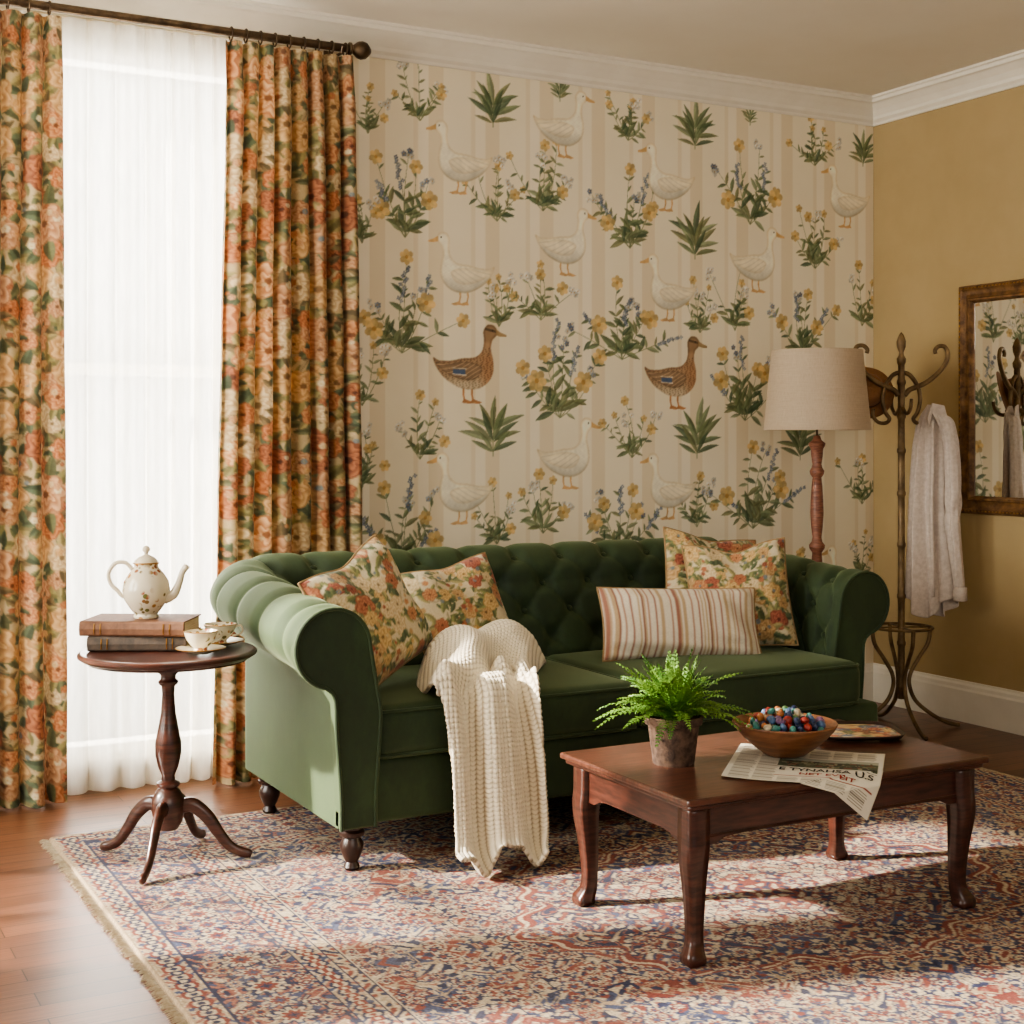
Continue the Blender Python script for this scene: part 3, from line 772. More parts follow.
def tuft(s, t, t0, RR):
    tt = t0+RR*TOPA; te = t0+RR*math.radians(228)
    p = s/aS+.5; q = (tt-t)/(2*bS)
    pw = p+.045*math.sin(9*t+5*s)*math.sin(PI*p)**2
    if t <= tt: h = math.sqrt(abs(math.sin(PI*(pw+q))*math.sin(PI*(pw-q))))
    else: h = abs(math.sin(PI*pw))
    h = min(1.0, 1.25*h**.58)
    if t > tt:
        k = (t-tt)/(te-tt); h = 1-(1-h)*(.74-.10*k)
    else: h = 1-(1-h)*.68
    h += .05*math.sin(31*s+9*t)*math.sin(23*t+4*s)
    for pp in (round(p), math.floor(p)+.5):
        qq = round(q) if pp == round(p) else math.floor(q)+.5
        if qq < -.01: continue
        d2 = ((p-pp)*aS)**2+((q-qq)*2*bS)**2
        h -= .85*math.exp(-d2/.0010)
    if t > te-.12: h *= float(sst(te, te-.12, t))
    en = float(sst(0, .04, s)*sst(0, .04, ST_-s)); return h*en+.7*(1-en)*(1 if t < te-.12 else float(sst(te, te-.12, t)))
sofa = thing('chesterfield_sofa', 'green velvet tufted sofa with rolled arms against the duck wallpaper', 'sofa', (SOX, SOY, RT))
NS, NP = 500, 120; V_ = []
def surf(s, Qd, Qz, nd, nz, h, th):
    R0, R1, n = path(s); dd, z = Qd+nd*h, Qz+nz*h
    if dd < 0:
        k = -dd/th; return (R0[0]+(R1[0]-R0[0])*k, R0[1]+(R1[1]-R0[1])*k, z)
    return (R0[0]+n[0]*dd, R0[1]+n[1]*dd, z)
for i in range(NS):
    s = ST_*i/(NS-1); P, t0, zc, c, th, RR = profile(s); Q, tq = resamp(P, NP)
    dQ = np.gradient(Q, axis=0); ln = np.hypot(dQ[:,0], dQ[:,1]); N0 = -dQ[:,1]/ln; N1 = dQ[:,0]/ln
    for j in range(NP):
        V_.append(surf(s, Q[j,0], Q[j,1], N0[j], N1[j], tuft(s, tq[j], t0, RR)*AMP, th))
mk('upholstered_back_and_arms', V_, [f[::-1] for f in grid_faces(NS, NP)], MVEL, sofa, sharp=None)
bt = None
bmb = MB(); bmb.lathe([(.0,.008),(.007,.0072),(.012,.004),(.0135,0),(.011,-.004)], 12)
for q in (0, .5, 1.0):
    for k in range(0, NT+1):
        p = k+(.5 if q == .5 else 0); s = (p-.5)*aS
        if not (.06 < s < ST_-.06): continue
        P, t0, zc, c, th, RR = profile(s); Q, tq = resamp(P, 400)
        t_ = t0+RR*TOPA-q*2*bS; j = int(np.argmin(np.abs(tq-t_)))
        dQ = Q[j+1]-Q[j-1]; dQ /= np.hypot(*dQ); nd, nz = -dQ[1], dQ[0]
        if Q[j,1] < .53: continue
        R0, R1, n = path(s); g = Vector((R0[0]-R1[0], R0[1]-R1[1])).normalized()
        co = Vector(surf(s, Q[j,0], Q[j,1], nd, nz, -.004, th)); nrm = Vector((g.x*nd, g.y*nd, nz))
        if bt is None: o = bt = bmb.build('button', MVEL, sofa)
        else: o = bt.copy(); C.objects.link(o); o.parent = sofa
        o.location = co; o.rotation_euler = nrm.to_track_quat('Z', 'Y').to_euler()
# arm fronts with piping
P = profile(0.0)[0]; P = [(-TA,.14)]+P[1:]
Q, _ = resamp(P, 90); dQ = np.gradient(Q, axis=0); ln = np.hypot(dQ[:,0], dQ[:,1])
OUT = [(Q[j,0]-dQ[j,1]/ln[j]*.017*float(sst(.2,.5,Q[j,1])), Q[j,1]+dQ[j,0]/ln[j]*.017*float(sst(.2,.5,Q[j,1]))) for j in range(len(Q))]
for sg in (-1, 1):
    y0 = yF+(REC if sg > 0 else 0)
    b = MB(); b.prism(OUT, lambda p, q, h: (sg*(W+p), h, q), y0-.028, y0+.03)
    af = b.build('arm_front', MVEL, sofa, bevel=.008)
    b = MB(); b.tube([(sg*(W+p), y0-.026, q) for p, q in OUT], .0065, 8); b.build('piping', MVEL, af)
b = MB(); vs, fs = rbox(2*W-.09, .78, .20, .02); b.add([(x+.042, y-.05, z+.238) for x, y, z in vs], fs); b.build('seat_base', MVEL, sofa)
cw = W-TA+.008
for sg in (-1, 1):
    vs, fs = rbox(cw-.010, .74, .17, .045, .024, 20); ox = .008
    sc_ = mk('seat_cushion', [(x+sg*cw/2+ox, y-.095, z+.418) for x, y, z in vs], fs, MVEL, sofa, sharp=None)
    for zz in (.488, .35):
        hx, hy, rr_ = cw/2-.012, .365, .04; pts = []
        for (ax_, ay_, a0) in ((1,1,0),(-1,1,PI/2),(-1,-1,PI),(1,-1,1.5*PI)):
            for k in range(6):
                a = a0+PI/2*k/5; pts.append((sg*cw/2+ox+ax_*(hx-rr_)+rr_*math.cos(a), -.095+ay_*(hy-rr_)+rr_*math.sin(a), zz))
        MB().tube(pts, .0055, 6, closed=True).build('piping', MVEL, sc_)
lp = [(.0,0),(.022,0),(.026,.008),(.022,.018),(.019,.024),(.026,.036),(.036,.06),(.038,.078),(.03,.094),(.028,.1),(.04,.106),(.042,.118),(.034,.126),(.034,.15)]
for x, y in ((-(W-.06),-.41),(W-.06,-.38),(-(W-.055),.36),(W-.055,.36)):
    MB().lathe(lp, 20, (x, y, 0)).build('leg', MWOODD, sofa)

# ------------------------------------------------------------------ cushions
def cushion(name, label, loc, w, h, T, nrm, roll, colfn, chop=0, group=None, k=.045):
    n = 90; a = np.linspace(-1, 1, n); U, V = np.meshgrid(a, a, indexing='ij')
    X = w/2*U*(1-k*(1-V**2)); Z = h/2*V*(1-k*(1-U**2))
    th = T/2*np.clip((1-np.abs(U)**3.4)*(1-np.abs(V)**3.4), 0, 1)**.58
    wr = .008*np.sin(9*U+4*V)*np.exp(-((np.abs(U)-.8)/.3)**2)+.005*np.sin(11*V+3*U)*np.exp(-((np.abs(V)-.8)/.25)**2)
    edge = np.clip((1-U**2)*(1-V**2)*8, 0, 1)
    if chop:
        g = np.exp(-(U/.42)**2)*sst(-.1, 1, V); Z = Z-chop*g; th = th*(1-.45*g)
    V_ = np.concatenate([np.stack([X, -th+wr*edge, Z], -1).reshape(-1,3), np.stack([X, th, Z], -1).reshape(-1,3)])
    f = grid_faces(n, n); F_ = [list(q) for q in f]+[[i+n*n for i in q[::-1]] for q in f]
    c1 = colfn(U, V, w, h).reshape(-1,3)
    e = thing(name, label, 'cushion', loc, 0, group)
    nr = Vector(nrm).normalized(); x = -(nr.cross(Vector((0,0,1)))).normalized(); up = x.cross(-nr)
    R_ = Matrix((x, -nr, up)).transposed() @ Matrix.Rotation(roll, 3, 'Y'); e.rotation_euler = R_.to_euler()
    mk('cushion_cover', V_, F_, MCUSH, e, cols=np.concatenate([c1, c1]), sharp=None)
    ed = [(X[i,0],0,Z[i,0]) for i in range(0,n,3)]+[(X[-1,j],0,Z[-1,j]) for j in range(0,n,3)]+[(X[i,-1],0,Z[i,-1]) for i in range(n-1,0,-3)]+[(X[0,j],0,Z[0,j]) for j in range(n-1,0,-3)]
    MB().tube(ed, .0045, 6, closed=True).build('piping', MPIPE, e)
    return e
def fl(ox, oy, tile=.66): return lambda U, V, w, h: sample(CVP, U*w/2+ox, V*h/2+oy, tile)
def stripes(U, V, w, h):
    x = np.mod((U+1)/2*7.0, 1); col = np.zeros(U.shape+(3,)); col[:] = (220,210,190)
    for a, b_, c_ in ((.06,.16,(160,112,94)),(.22,.25,(190,166,136)),(.34,.48,(186,160,126)),(.55,.58,(142,96,80)),(.64,.67,(190,166,136)),(.76,.84,(176,134,112))):
        col[(x >= a) & (x < b_)] = c_
    return col
G_ = 'floral cushions on the green sofa'
cushion('floral_cushion', 'leftmost floral cushion leaning on the left rolled arm', (1.845, 4.42, .765), .43, .43, .18, (.36,-.86,.36), -.34, fl(.1,.2), .025, G_)
cushion('floral_cushion', 'floral cushion behind the knitted throw, second from the left arm', (2.30, 4.665, .722), .385, .38, .17, (.02,-1,.42), -.18, fl(.33,.05), .015, G_)
cushion('striped_cushion', 'long cream and red striped lumbar cushion on the sofa seat', (3.140, 4.46, .650), .64, .28, .16, (-.25,-1,.38), .03, stripes, 0)
cushion('floral_cushion', 'floral cushion behind the striped cushion, resting on the sofa back', (3.475, 4.72, .750), .43, .45, .16, (-.10,-1,.32), .16, fl(.5,.4), .02, G_, .06)
cushion('floral_cushion', 'rightmost floral cushion leaning on the right rolled arm', (3.465, 4.52, .738), .41, .43, .16, (-.50,-.85,.30), -.08, fl(.2,.6), .035, G_, .06)

# ------------------------------------------------------------------ knitted throw (stitches are modelled in the cloth)
def throw():
    e = thing('knitted_throw', 'chunky cream knitted throw draped over the sofa seat front', 'blanket', (2.1, 4.1, RT))
    def layer(K, seed, name, amp, nu=230, kk=34, top=.045):
        S = np.array(spline(K, kk)); nv = len(S); tt = np.linspace(0, 1, nv)
        seg = np.concatenate([[0], np.cumsum(np.linalg.norm(np.diff(S[:, :3], axis=0), axis=1))])
        dy = np.gradient(S[:,1]); dz = np.gradient(S[:,2]); ln = np.hypot(dy, dz)+1e-9; Ny, Nz = dz/ln, -dy/ln
        fl_ = np.where((Nz < 0) & (np.abs(Nz) >= .3) | ((np.abs(Nz) < .3) & (Ny > 0)), -1, 1); Ny, Nz = Ny*fl_, Nz*fl_
        ker = np.ones(25)/25; Ny = np.convolve(np.pad(Ny, 12, 'edge'), ker, 'valid'); Nz = np.convolve(np.pad(Nz, 12, 'edge'), ker, 'valid')
        u = np.linspace(-1, 1, nu)[:, None]
        v0 = top*(.8+.8*np.sin(2.9*u+1.2)); v1 = 1-.035*(1+np.sin(2.2*u+.9+seed))
        v = v0+(v1-v0)*tt[None]
        I = lambda a: np.interp(v, tt, a)
        Sx, Sy, Sz, Sw, Ny, Nz, sg_ = I(S[:,0]), I(S[:,1]), I(S[:,2]), I(S[:,3]), I(Ny), I(Nz), I(seg)
        hang = sst(4.14, 4.04, Sy)
        ph = u+.12*np.sin(2.0*v+1+seed)
        w1 = np.sin(5.6*ph+.4+seed); w1 = np.sign(w1)*np.abs(w1)**.8
        fo = hang*amp*(.036*w1+.012*np.sin(11.0*ph+1.9+seed))
        fo = fo+(1-hang)*(.038*np.sin(3.2*u+11*v)+.026*np.sin(6.0*u-15*v+1)+.016*np.cos(21*v+3*u)-.03*np.abs(u)**3)
        fo = fo+.042*amp
        U_ = u*Sw*1.2; Vv = sg_
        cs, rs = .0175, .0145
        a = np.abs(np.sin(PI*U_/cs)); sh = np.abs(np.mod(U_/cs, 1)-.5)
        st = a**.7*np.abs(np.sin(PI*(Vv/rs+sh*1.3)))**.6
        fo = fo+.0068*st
        x = Sx+u*Sw*(1+.05*np.sin(9*v+np.where(u > 0, 1, 3)+seed))+.008*np.sin(7*v+2*u)
        Y = Sy+(.035*u*(1-v)+.02*np.sin(2.5*u))*(1-hang)+Ny*fo
        Z = Sz+Nz*fo
        Z = Z-np.where((np.abs(u) > .8) & (v < .45), .06*(np.clip((np.abs(u)-.8)/.2, 0, 1))**1.5, 0)
        P = np.stack([x-2.1, Y-4.1, np.maximum(Z-RT, .014+.004*st)], -1)
        c_ = lerpc((146,126,96), (243,232,208), np.clip(st*1.15+.10, 0, 1))  # crevice shade between stitches is painted into the colour
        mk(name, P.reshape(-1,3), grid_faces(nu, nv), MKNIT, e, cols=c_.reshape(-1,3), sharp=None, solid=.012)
    layer([(2.29,4.54,.545,.21),(2.29,4.50,.59,.245),(2.27,4.42,.640,.265),(2.22,4.33,.615,.255),(2.17,4.23,.580,.230),(2.125,4.13,.562,.205),(2.10,4.07,.54,.185),(2.085,4.035,.48,.172),(2.078,4.005,.38,.162),
         (2.070,3.98,.27,.158),(2.062,3.955,.16,.158),(2.055,3.925,.078,.158),(2.045,3.87,.038,.156),(2.035,3.80,.028,.150)], 0, 'knitted_cloth', 1.0)
    layer([(2.18,4.16,.545,.15),(2.14,4.08,.535,.150),(2.135,4.045,.47,.150),(2.130,4.03,.36,.145),(2.125,4.015,.25,.140),(2.12,3.99,.14,.138),(2.11,3.965,.07,.135),(2.105,3.93,.045,.130)], 2.0, 'knitted_under_fold', .45, 170, 34, 0)
throw()

# ------------------------------------------------------------------ coffee table
CT = thing('coffee_table', 'low rectangular mahogany coffee table with cabriole legs', 'table', (2.605, 3.24, RT))
hx, hy, TZ = .525, .32, .433
b = MB(); b.box(-hx, hx, -hy, hy, TZ-.018, TZ); top = b.build('tabletop', MWOODT, CT, smooth=False, bevel=.006)
b = MB(); b.box(-hx+.012, hx-.012, -hy+.012, hy-.012, TZ-.032, TZ-.017); b.build('edge_moulding', MWOODR, CT, smooth=False, bevel=.006)
def apron(L):
    return [(-L, 0), (-L, -.10), (-L+.05, -.10), (-L+.08, -.086)]+[(-L+.08+(2*L-.16)*k/10, -.082) for k in range(1, 10)]+[(L-.08, -.086), (L-.05, -.10), (L, -.10), (L, 0)]
for sg in (-1, 1):
    MB().prism(apron(hx-.07), lambda p, q, h: (p, sg*(hy-.055)+h, TZ-.032+q), -.01, .01).build('apron', MWOODR, CT, smooth=False)
    MB().prism(apron(hy-.07), lambda p, q, h: (sg*(hx-.055)+h, p, TZ-.032+q), -.01, .01).build('apron', MWOODR, CT, smooth=False)
    MB().tube([(-(hx-.08), sg*(hy-.046), TZ-.110), (hx-.08, sg*(hy-.046), TZ-.110)], .005, 6).build('bead_moulding', MWOODR, CT)
for sx_ in (-1, 1):
    for sy_ in (-1, 1):
        K = [(.0,TZ-.032,.031),(.0,TZ-.10,.031),(.003,TZ-.14,.0305),(.003,TZ-.18,.028),(.000,TZ-.23,.0240),(-.003,TZ-.29,.0205),(-.004,.09,.018),(-.002,.05,.0185),(.004,.028,.022),(.008,.014,.026),(.008,.0,.023)]
        S = spline(K, 4); cx, cy = sx_*(hx-.06), sy_*(hy-.06)
        MB().tube([(cx+sx_*q[0], cy+sy_*q[0], q[1]) for q in S], [q[2] for q in S], 12, square=True, up=(1,0,0)).build('leg', MWOODR, CT, sharp=None)
TT = RT+TZ

# ------------------------------------------------------------------ newspaper
def newspaper():
    A0 = np.array((2.602,3.385)); Bv = np.array((2.302,3.082))-A0; Cv = np.array((2.872,3.070))-A0
    e = thing('newspaper', 'newspaper under the wooden bowl with its corner drooping over the table edge', 'newspaper', (2.6, 3.1, TT))
    ED = 3.24-.32-.002
    def pos(u, v, lift=0):
        p = A0+Cv*u+Bv*v; x, y = p; z = TT+.0035; d_ = ED+.004-y
        if d_ > 0:
            k = min(d_, .07); y = ED+.004-(d_*.50+k*.40); z -= d_*.84-k*.58
        z += .002*math.sin(7*u+3*v)*(1 if d_ < 0 else 0)
        if d_ > 0: return (x-2.6, y-3.1-lift, z-TT+lift*.6)
        return (x-2.6, y-3.1, z-TT+lift+.0015)
    N = 300; cv = np.zeros((N, N, 3)); cv[:] = (212,205,188)
    r = random.Random(3)
    def rect(u0, u1, v0, v1, c): cv[int(u0*N):int(u1*N), int(v0*N):int(v1*N)] = c
    for col in range(6):
        u0 = .04+col*.156
        v = .04
        while v < .97:
            if not (.28 < v < .84 and u0 > .28): rect(u0, u0+.14*r.uniform(.85,1), v, v+.008, (126,118,106))
            v += .0185
    rect(.32,.97,.30,.56,(78,80,58)); rect(.32,.97,.30,.38,(156,156,140))
    for i in range(130):
        u_, v_ = r.uniform(.32,.92), r.uniform(.36,.53); rect(u_, u_+r.uniform(.01,.05), v_, v_+r.uniform(.01,.03), r.choice([(60,66,44),(112,110,78),(140,130,104),(50,42,36),(120,66,46)]))
    rect(.32,.97,.58,.587,(90,82,72)); rect(.32,.97,.815,.822,(140,60,46))
    n = 151; V_ = []; cols = []
    for i in range(n):
        for j in range(n):
            u, v = i/(n-1), j/(n-1); V_.append(pos(u, v)); cols.append(cv[min(N-1, int(u*N)), min(N-1, int(v*N))])
    mk('front_page', V_, grid_faces(n, n), MPAPER, e, cols=np.array(cols), sharp=None)
    V2 = [(x+.006, y+.004, z-.0015) for x, y, z in V_]
    mk('inner_page', V2, grid_faces(n, n), MPAPER, e, cols=np.tile(np.array((196,186,164.)), (n*n, 1)), sharp=None)
    def text(body, u0, u1, v0, v1, m_):
        cu = bpy.data.curves.new('t', 'FONT'); cu.body = body; cu.offset = .022
        o = bpy.data.objects.new('t', cu); C.objects.link(o); bpy.context.view_layer.update()
        me = bpy.data.meshes.new_from_object(o.evaluated_get(bpy.context.evaluated_depsgraph_get()))
        bm = bmesh.new(); bm.from_mesh(me); bmesh.ops.triangulate(bm, faces=bm.faces); bmesh.ops.subdivide_edges(bm, edges=[q for q in bm.edges if q.calc_length() > .12], cuts=2)
        bmesh.ops.triangulate(bm, faces=bm.faces); bm.verts.index_update()
        vv = [tuple(q.co) for q in bm.verts]; ff = [[w_.index for w_ in f.verts] for f in bm.faces]; bm.free()
        bpy.data.objects.remove(o)
        x0, x1 = min(q[0] for q in vv), max(q[0] for q in vv); y0, y1 = min(q[1] for q in vv), max(q[1] for q in vv)
        mk('headline', [pos(u0+(u1-u0)*(q[0]-x0)/(x1-x0), v1-(v1-v0)*(q[1]-y0)/(y1-y0), .0016) for q in vv], ff, m_, e, smooth=False)
    text('E TYNAHSA U.S', .34, .95, .605, .685, MINK); text('NET EVEIT', .48, .84, .725, .785, MINKR)
newspaper()

# ------------------------------------------------------------------ magazine and painted tray
def printed(N, base, seed, k):
    cv = np.zeros((N, N, 3)); cv[:] = base; r = random.Random(seed)
    for i in range(k):
        x, y = r.randrange(3, N-3), r.randrange(3, N-3); R = r.uniform(2, 8)
        stamp(cv, x, y, R, f_rose(R, *r.choice([((140,66,52),(190,116,86)),((80,92,66),(124,134,92)),((66,76,100),(120,130,148)),((186,148,92),(218,194,146)),((96,56,46),(150,98,78))]), (210,186,142), 5, r.random()*6), False)
    return cv
e = thing('magazine', 'cream-edged magazine lying under the painted tray behind the bowl', 'magazine', (2.945, 3.385, TT+.0005), -.62)
cv = printed(60, (198,186,162), 1, 30)
mk('magazine_cover', [((i/59-.5)*.27, (j/59-.5)*.20, .0062) for i in range(60) for j in range(60)], grid_faces(60, 60), MPAPER, e, cols=cv.reshape(-1,3), sharp=None)
MB().box(-.134, .134, -.099, .099, 0, .0055).build('page_block', MPAGE, e, smooth=False)
TR = thing('painted_tray', 'rounded painted tray with a dark rim behind the wooden bowl', 'tray', (2.985, 3.335, TT+.0080), -.46)
def sup(t, a, b_):
    c_, s_ = math.cos(t), math.sin(t); return (a*math.copysign(abs(c_)**.55, c_), b_*math.copysign(abs(s_)**.55, s_))
cv = printed(90, (190,174,142), 4, 230); V_ = []; cl = []
nr_, na_ = 24, 72
for i in range(nr_):
    for j in range(na_):
        x, y = sup(2*PI*j/na_, .140*i/(nr_-1), .116*i/(nr_-1)); V_.append((x, y, .003)); cl.append(cv[int((x/.30+.5)*89), int((y/.25+.5)*89)])
F_ = [(i*na_+j, (i+1)*na_+j, (i+1)*na_+(j+1) % na_, i*na_+(j+1) % na_) for i in range(nr_-1) for j in range(na_)]
mk('tray_face', V_, F_, MGLAZE, TR, cols=np.array(cl), sharp=None)
rp_ = [(.138,.0,.114),(.141,.0,.117),(.147,.007,.123),(.150,.012,.126),(.147,.0125,.123),(.142,.005,.118),(.138,.0035,.114)]
V_ = [sup(2*PI*j/na_, a, b_)+(z,) for a, z, b_ in rp_ for j in range(na_)]
F_ = [(i*na_+j, i*na_+(j+1) % na_, (i+1)*na_+(j+1) % na_, (i+1)*na_+j) for i in range(len(rp_)-1) for j in range(na_)]
mk('tray_rim', V_, F_, MWOODD, TR, sharp=None)

# ------------------------------------------------------------------ bowl of stones
BX, BY, BZ = 2.615, 3.200, TT+.007
bw = thing('wooden_bowl', 'round turned wooden bowl filled with coloured stones on the newspaper', 'bowl', (BX, BY, BZ))
MB().lathe([(0,0),(.052,0),(.06,.004),(.085,.022),(.118,.05),(.14,.075),(.149,.09),(.147,.094),(.141,.091),(.13,.074),(.108,.05),(.078,.028),(.05,.016),(0,.014)], 48).build('bowl_body', MBOWL, bw, sharp=50)
bc = {'red': (186,66,54), 'blue': (92,122,166), 'teal': (84,160,150), 'orange': (218,140,82), 'cream': (230,214,182), 'green': (112,152,96), 'purple': (140,102,140), 'dark blue': (50,64,100)}
bmeshes = {}
rb = random.Random(12)
for nme, c_ in bc.items():
    mm = simple('stone_'+nme.replace(' ', '_'), c_, tuple(q*.7 for q in c_), 70, .42, coat=.15, bump=.2)
    bm = bmesh.new(); bmesh.ops.create_icosphere(bm, subdivisions=2, radius=.0135)
    ax_ = [Vector((rb.uniform(-1,1), rb.uniform(-1,1), rb.uniform(-1,1))).normalized() for _ in range(5)]
    for v_ in bm.verts:
        dn_ = v_.co.normalized()
        for a_ in ax_:
            k = dn_.dot(a_)
            if k > .55: v_.co *= 1-.42*(k-.55)
        v_.co.z *= .82; v_.co.x *= 1.12
    me = bpy.data.meshes.new('coloured_stone'); bm.to_mesh(me); bm.free(); finish(me, mm, True, None); bmeshes[nme] = me
for li, (zz, Rm) in enumerate(((.070,.116),(.089,.104),(.106,.078),(.121,.045))):
    sp = .0272; kk = int(Rm/sp)+2; ox = .013*(li % 2)
    for i in range(-kk, kk+1):
        for j in range(-kk, kk+1):
            x = (i+.5*(j % 2))*sp+ox; y = j*sp*.87+ox*.7
            if math.hypot(x, y) > Rm: continue
            nme = rb.choice(list(bc)); o = bpy.data.objects.new('coloured_stone', bmeshes[nme]); C.objects.link(o)
            o.location = (BX+x+rb.uniform(-.002,.002), BY+y+rb.uniform(-.002,.002), BZ+zz+rb.uniform(-.003,.003)); o.rotation_euler = (rb.random()*6, rb.random()*6, rb.random()*6)
            q = rb.uniform(.82, 1.14); o.scale = (q, q, q)
            tag(o, 'small %s stone in the wooden bowl' % nme, 'stone', '%s stones in the wooden bowl' % nme)

# ------------------------------------------------------------------ fern
def fern():
    e = thing('potted_fern', 'bright green fern in a weathered clay pot on the coffee table', 'plant', (2.290, 3.285, TT))
    p = MB(); p.lathe([(0,0),(.056,0),(.058,.004),(.072,.110),(.080,.112),(.082,.132),(.079,.135),(.074,.131),(.068,.110),(0,.109)], 32); p.build('pot', MPOT, e)
    MB().lathe([(.0681,.114),(.04,.120),(0,.124)], 24, cap=False).build('soil', MSOIL, e)
    b = MB(); r = random.Random(8)
    for k in range(100):
        az = k*2.39996+r.uniform(-.2,.2); el = math.radians(r.uniform(28, 86)); L = r.uniform(.14,.235)*(1.0 if el < 1.1 else .92)
        n = 18; pos = Vector((.02*math.cos(az), .02*math.sin(az), .122)); d = Vector((math.cos(az)*math.cos(el), math.sin(az)*math.cos(el), math.sin(el)))
        side = Vector((-math.sin(az), math.cos(az), 0)); pts = []
        for i in range(n+1):
            pts.append(pos.copy()); dr = r.uniform(.7,1.2); d = (d+Vector((0,0,-.074*dr))).normalized(); pos = pos+d*(L/n)
        b.tube(pts, [.0013*(1-.7*i/n) for i in range(n+1)], 4)
        for i in range(2, n+1):
            t = i/n; ll = .030*math.sin(PI*min(1, t*.86+.14))**.7*(1.1-t*.5)*r.uniform(.85,1.15); w = .0045
            dd = (pts[i]-pts[i-1]).normalized(); up = side.cross(dd)
            for sg in (-1, 1):
                ax = (side*sg*1.0+dd*.45+up*r.uniform(-.35,.15)).normalized(); o = pts[i]
                q = [o, o+ax*ll*.3+dd*w, o+ax*ll*.7+dd*w*.8-up*.001, o+ax*ll-Vector((0,0,.004)), o+ax*ll*.65-dd*w*.8, o+ax*ll*.3-dd*w]
                b.add(q, [(0,1,5),(1,2,4,5),(2,3,4)])
    b.build('fronds', MFERN, e, smooth=False)
fern()

# ------------------------------------------------------------------ side table
STX, STY = 1.19, 4.50
ST = thing('pedestal_side_table', 'small round mahogany pedestal table beside the left sofa arm', 'table', (STX, STY, RT))
SZ = .670; SR = .278
MB().lathe([(0,SZ-.026),(SR-.018,SZ-.026),(SR-.008,SZ-.020),(SR,SZ-.014),(SR,SZ-.006),(SR-.004,SZ-.002),(SR-.014,SZ),(SR-.022,SZ-.003),(0,SZ-.003)], 64).build('tabletop', MWOODR, ST, sharp=35)
MB().lathe([(0,SZ-.055),(.06,SZ-.055),(.07,SZ-.05),(.20,SZ-.040),(SR-.03,SZ-.034),(SR-.03,SZ-.0265),(0,SZ-.0265)], 40).build('mounting_block', MWOODR, ST, sharp=35)
MB().lathe([(.0,.10),(.03,.10),(.045,.125),(.052,.16),(.05,.20),(.036,.225),(.028,.232),(.036,.24),(.036,.248),(.022,.256),(.02,.27),(.032,.30),(.041,.34),(.041,.375),(.032,.42),(.023,.47),(.019,.53),(.021,.555),(.030,.562),(.032,.57),(.024,.578),(.024,.59),(.034,.60),(.036,.617)], 32).build('pedestal', MWOODR, ST, sharp=50)
for az in (2.25, 4.15, -.42, .85):
    K = [(.035,.17,.024),(.075,.175,.024),(.12,.14,.022),(.155,.09,.019),(.19,.045,.017),(.225,.024,.016),(.25,.017,.016),(.262,.012,.011)]
    S = spline(K, 5)
    MB().tube([(q[0]*math.cos(az), q[0]*math.sin(az), q[1]) for q in S], [q[2] for q in S], 12, flat=.72, up=(0,0,1)).build('leg', MWOODR, ST, sharp=None)
ZT = RT+SZ-.002
def book(loc, rz, w, d, h, m_, label):
    e = thing('book', label, 'book', loc, rz, 'old books on the side table')
    c_ = MB(); c_.box(-w/2, w/2, -d/2, d/2, 0, .004).box(-w/2, w/2, -d/2, d/2, h-.004, h)
    c_.prism([(0,0),(-.006,h*.12),(-.009,h*.5),(-.006,h*.88),(0,h),(.006,h),(.006,0)], lambda p, q, t_: (t_, -d/2+p, q), -w/2, w/2); c_.build('cover', m_, e, smooth=False, bevel=.0012)
    MB().box(-w/2+.006, w/2-.006, -d/2+.006, d/2-.006, .004, h-.004).build('page_block', MPAGE, e, smooth=False)
    for x in (-w*.36, -w*.30, w*.30, w*.36):
        MB().prism([(0,h*.1),(-.0075,h*.14),(-.0105,h*.5),(-.0075,h*.86),(0,h*.9),(0,h*.5)], lambda p, q, t_: (t_, -d/2+p, q), x, x+.003).build('spine_band', MGILT, e, smooth=False)
book((1.140,4.610,ZT+.001), -.46, .31, .20, .047, MBOOK2, 'darker old book at the bottom of the pair')
book((1.133,4.610,ZT+.0485), -.54, .335, .205, .047, MBOOK1, 'brown cloth book under the teapot, top of the pair')
ZB = ZT+.0960
TP = thing('teapot', 'tall white porcelain teapot with painted flowers on the books', 'teapot', (1.145, 4.60, ZB), -.497)
TP.scale = (1.08, 1.08, 1.12)
MB().lathe([(0,0),(.036,0),(.038,.005),(.034,.012),(.048,.028),(.064,.052),(.070,.078),(.066,.105),(.051,.128),(.038,.142),(.034,.15),(.038,.156),(.035,.158),(0,.157)], 40).build('teapot_body', MPORC, TP, sharp=60)
MB().lathe([(.036,.1575),(.034,.164),(.024,.174),(.012,.18),(.006,.183),(.006,.188),(.011,.193),(.011,.2),(.006,.206),(0,.208)], 28).build('lid', MPORCP, TP, sharp=60)
MB().lathe([(.0385,.1555),(.0385,.1585),(.036,.1595)], 28, cap=False).build('gilt_rim', MGILT, TP)
S = spline([(.055,0,.055,.017),(.082,0,.068,.014),(.098,0,.10,.0105),(.108,0,.13,.009),(.122,0,.15,.010)], 6)
MB().tube([q[:3] for q in S], [q[3] for q in S], 14).build('spout', MPORCP, TP, sharp=None)
S = spline([(-.040,0,.137),(-.062,0,.158),(-.092,0,.156),(-.112,0,.128),(-.106,0,.098),(-.086,0,.078),(-.074,0,.064),(-.056,0,.056)], 6)
MB().tube(S, .0060, 10).build('handle', MPORCP, TP, sharp=None)
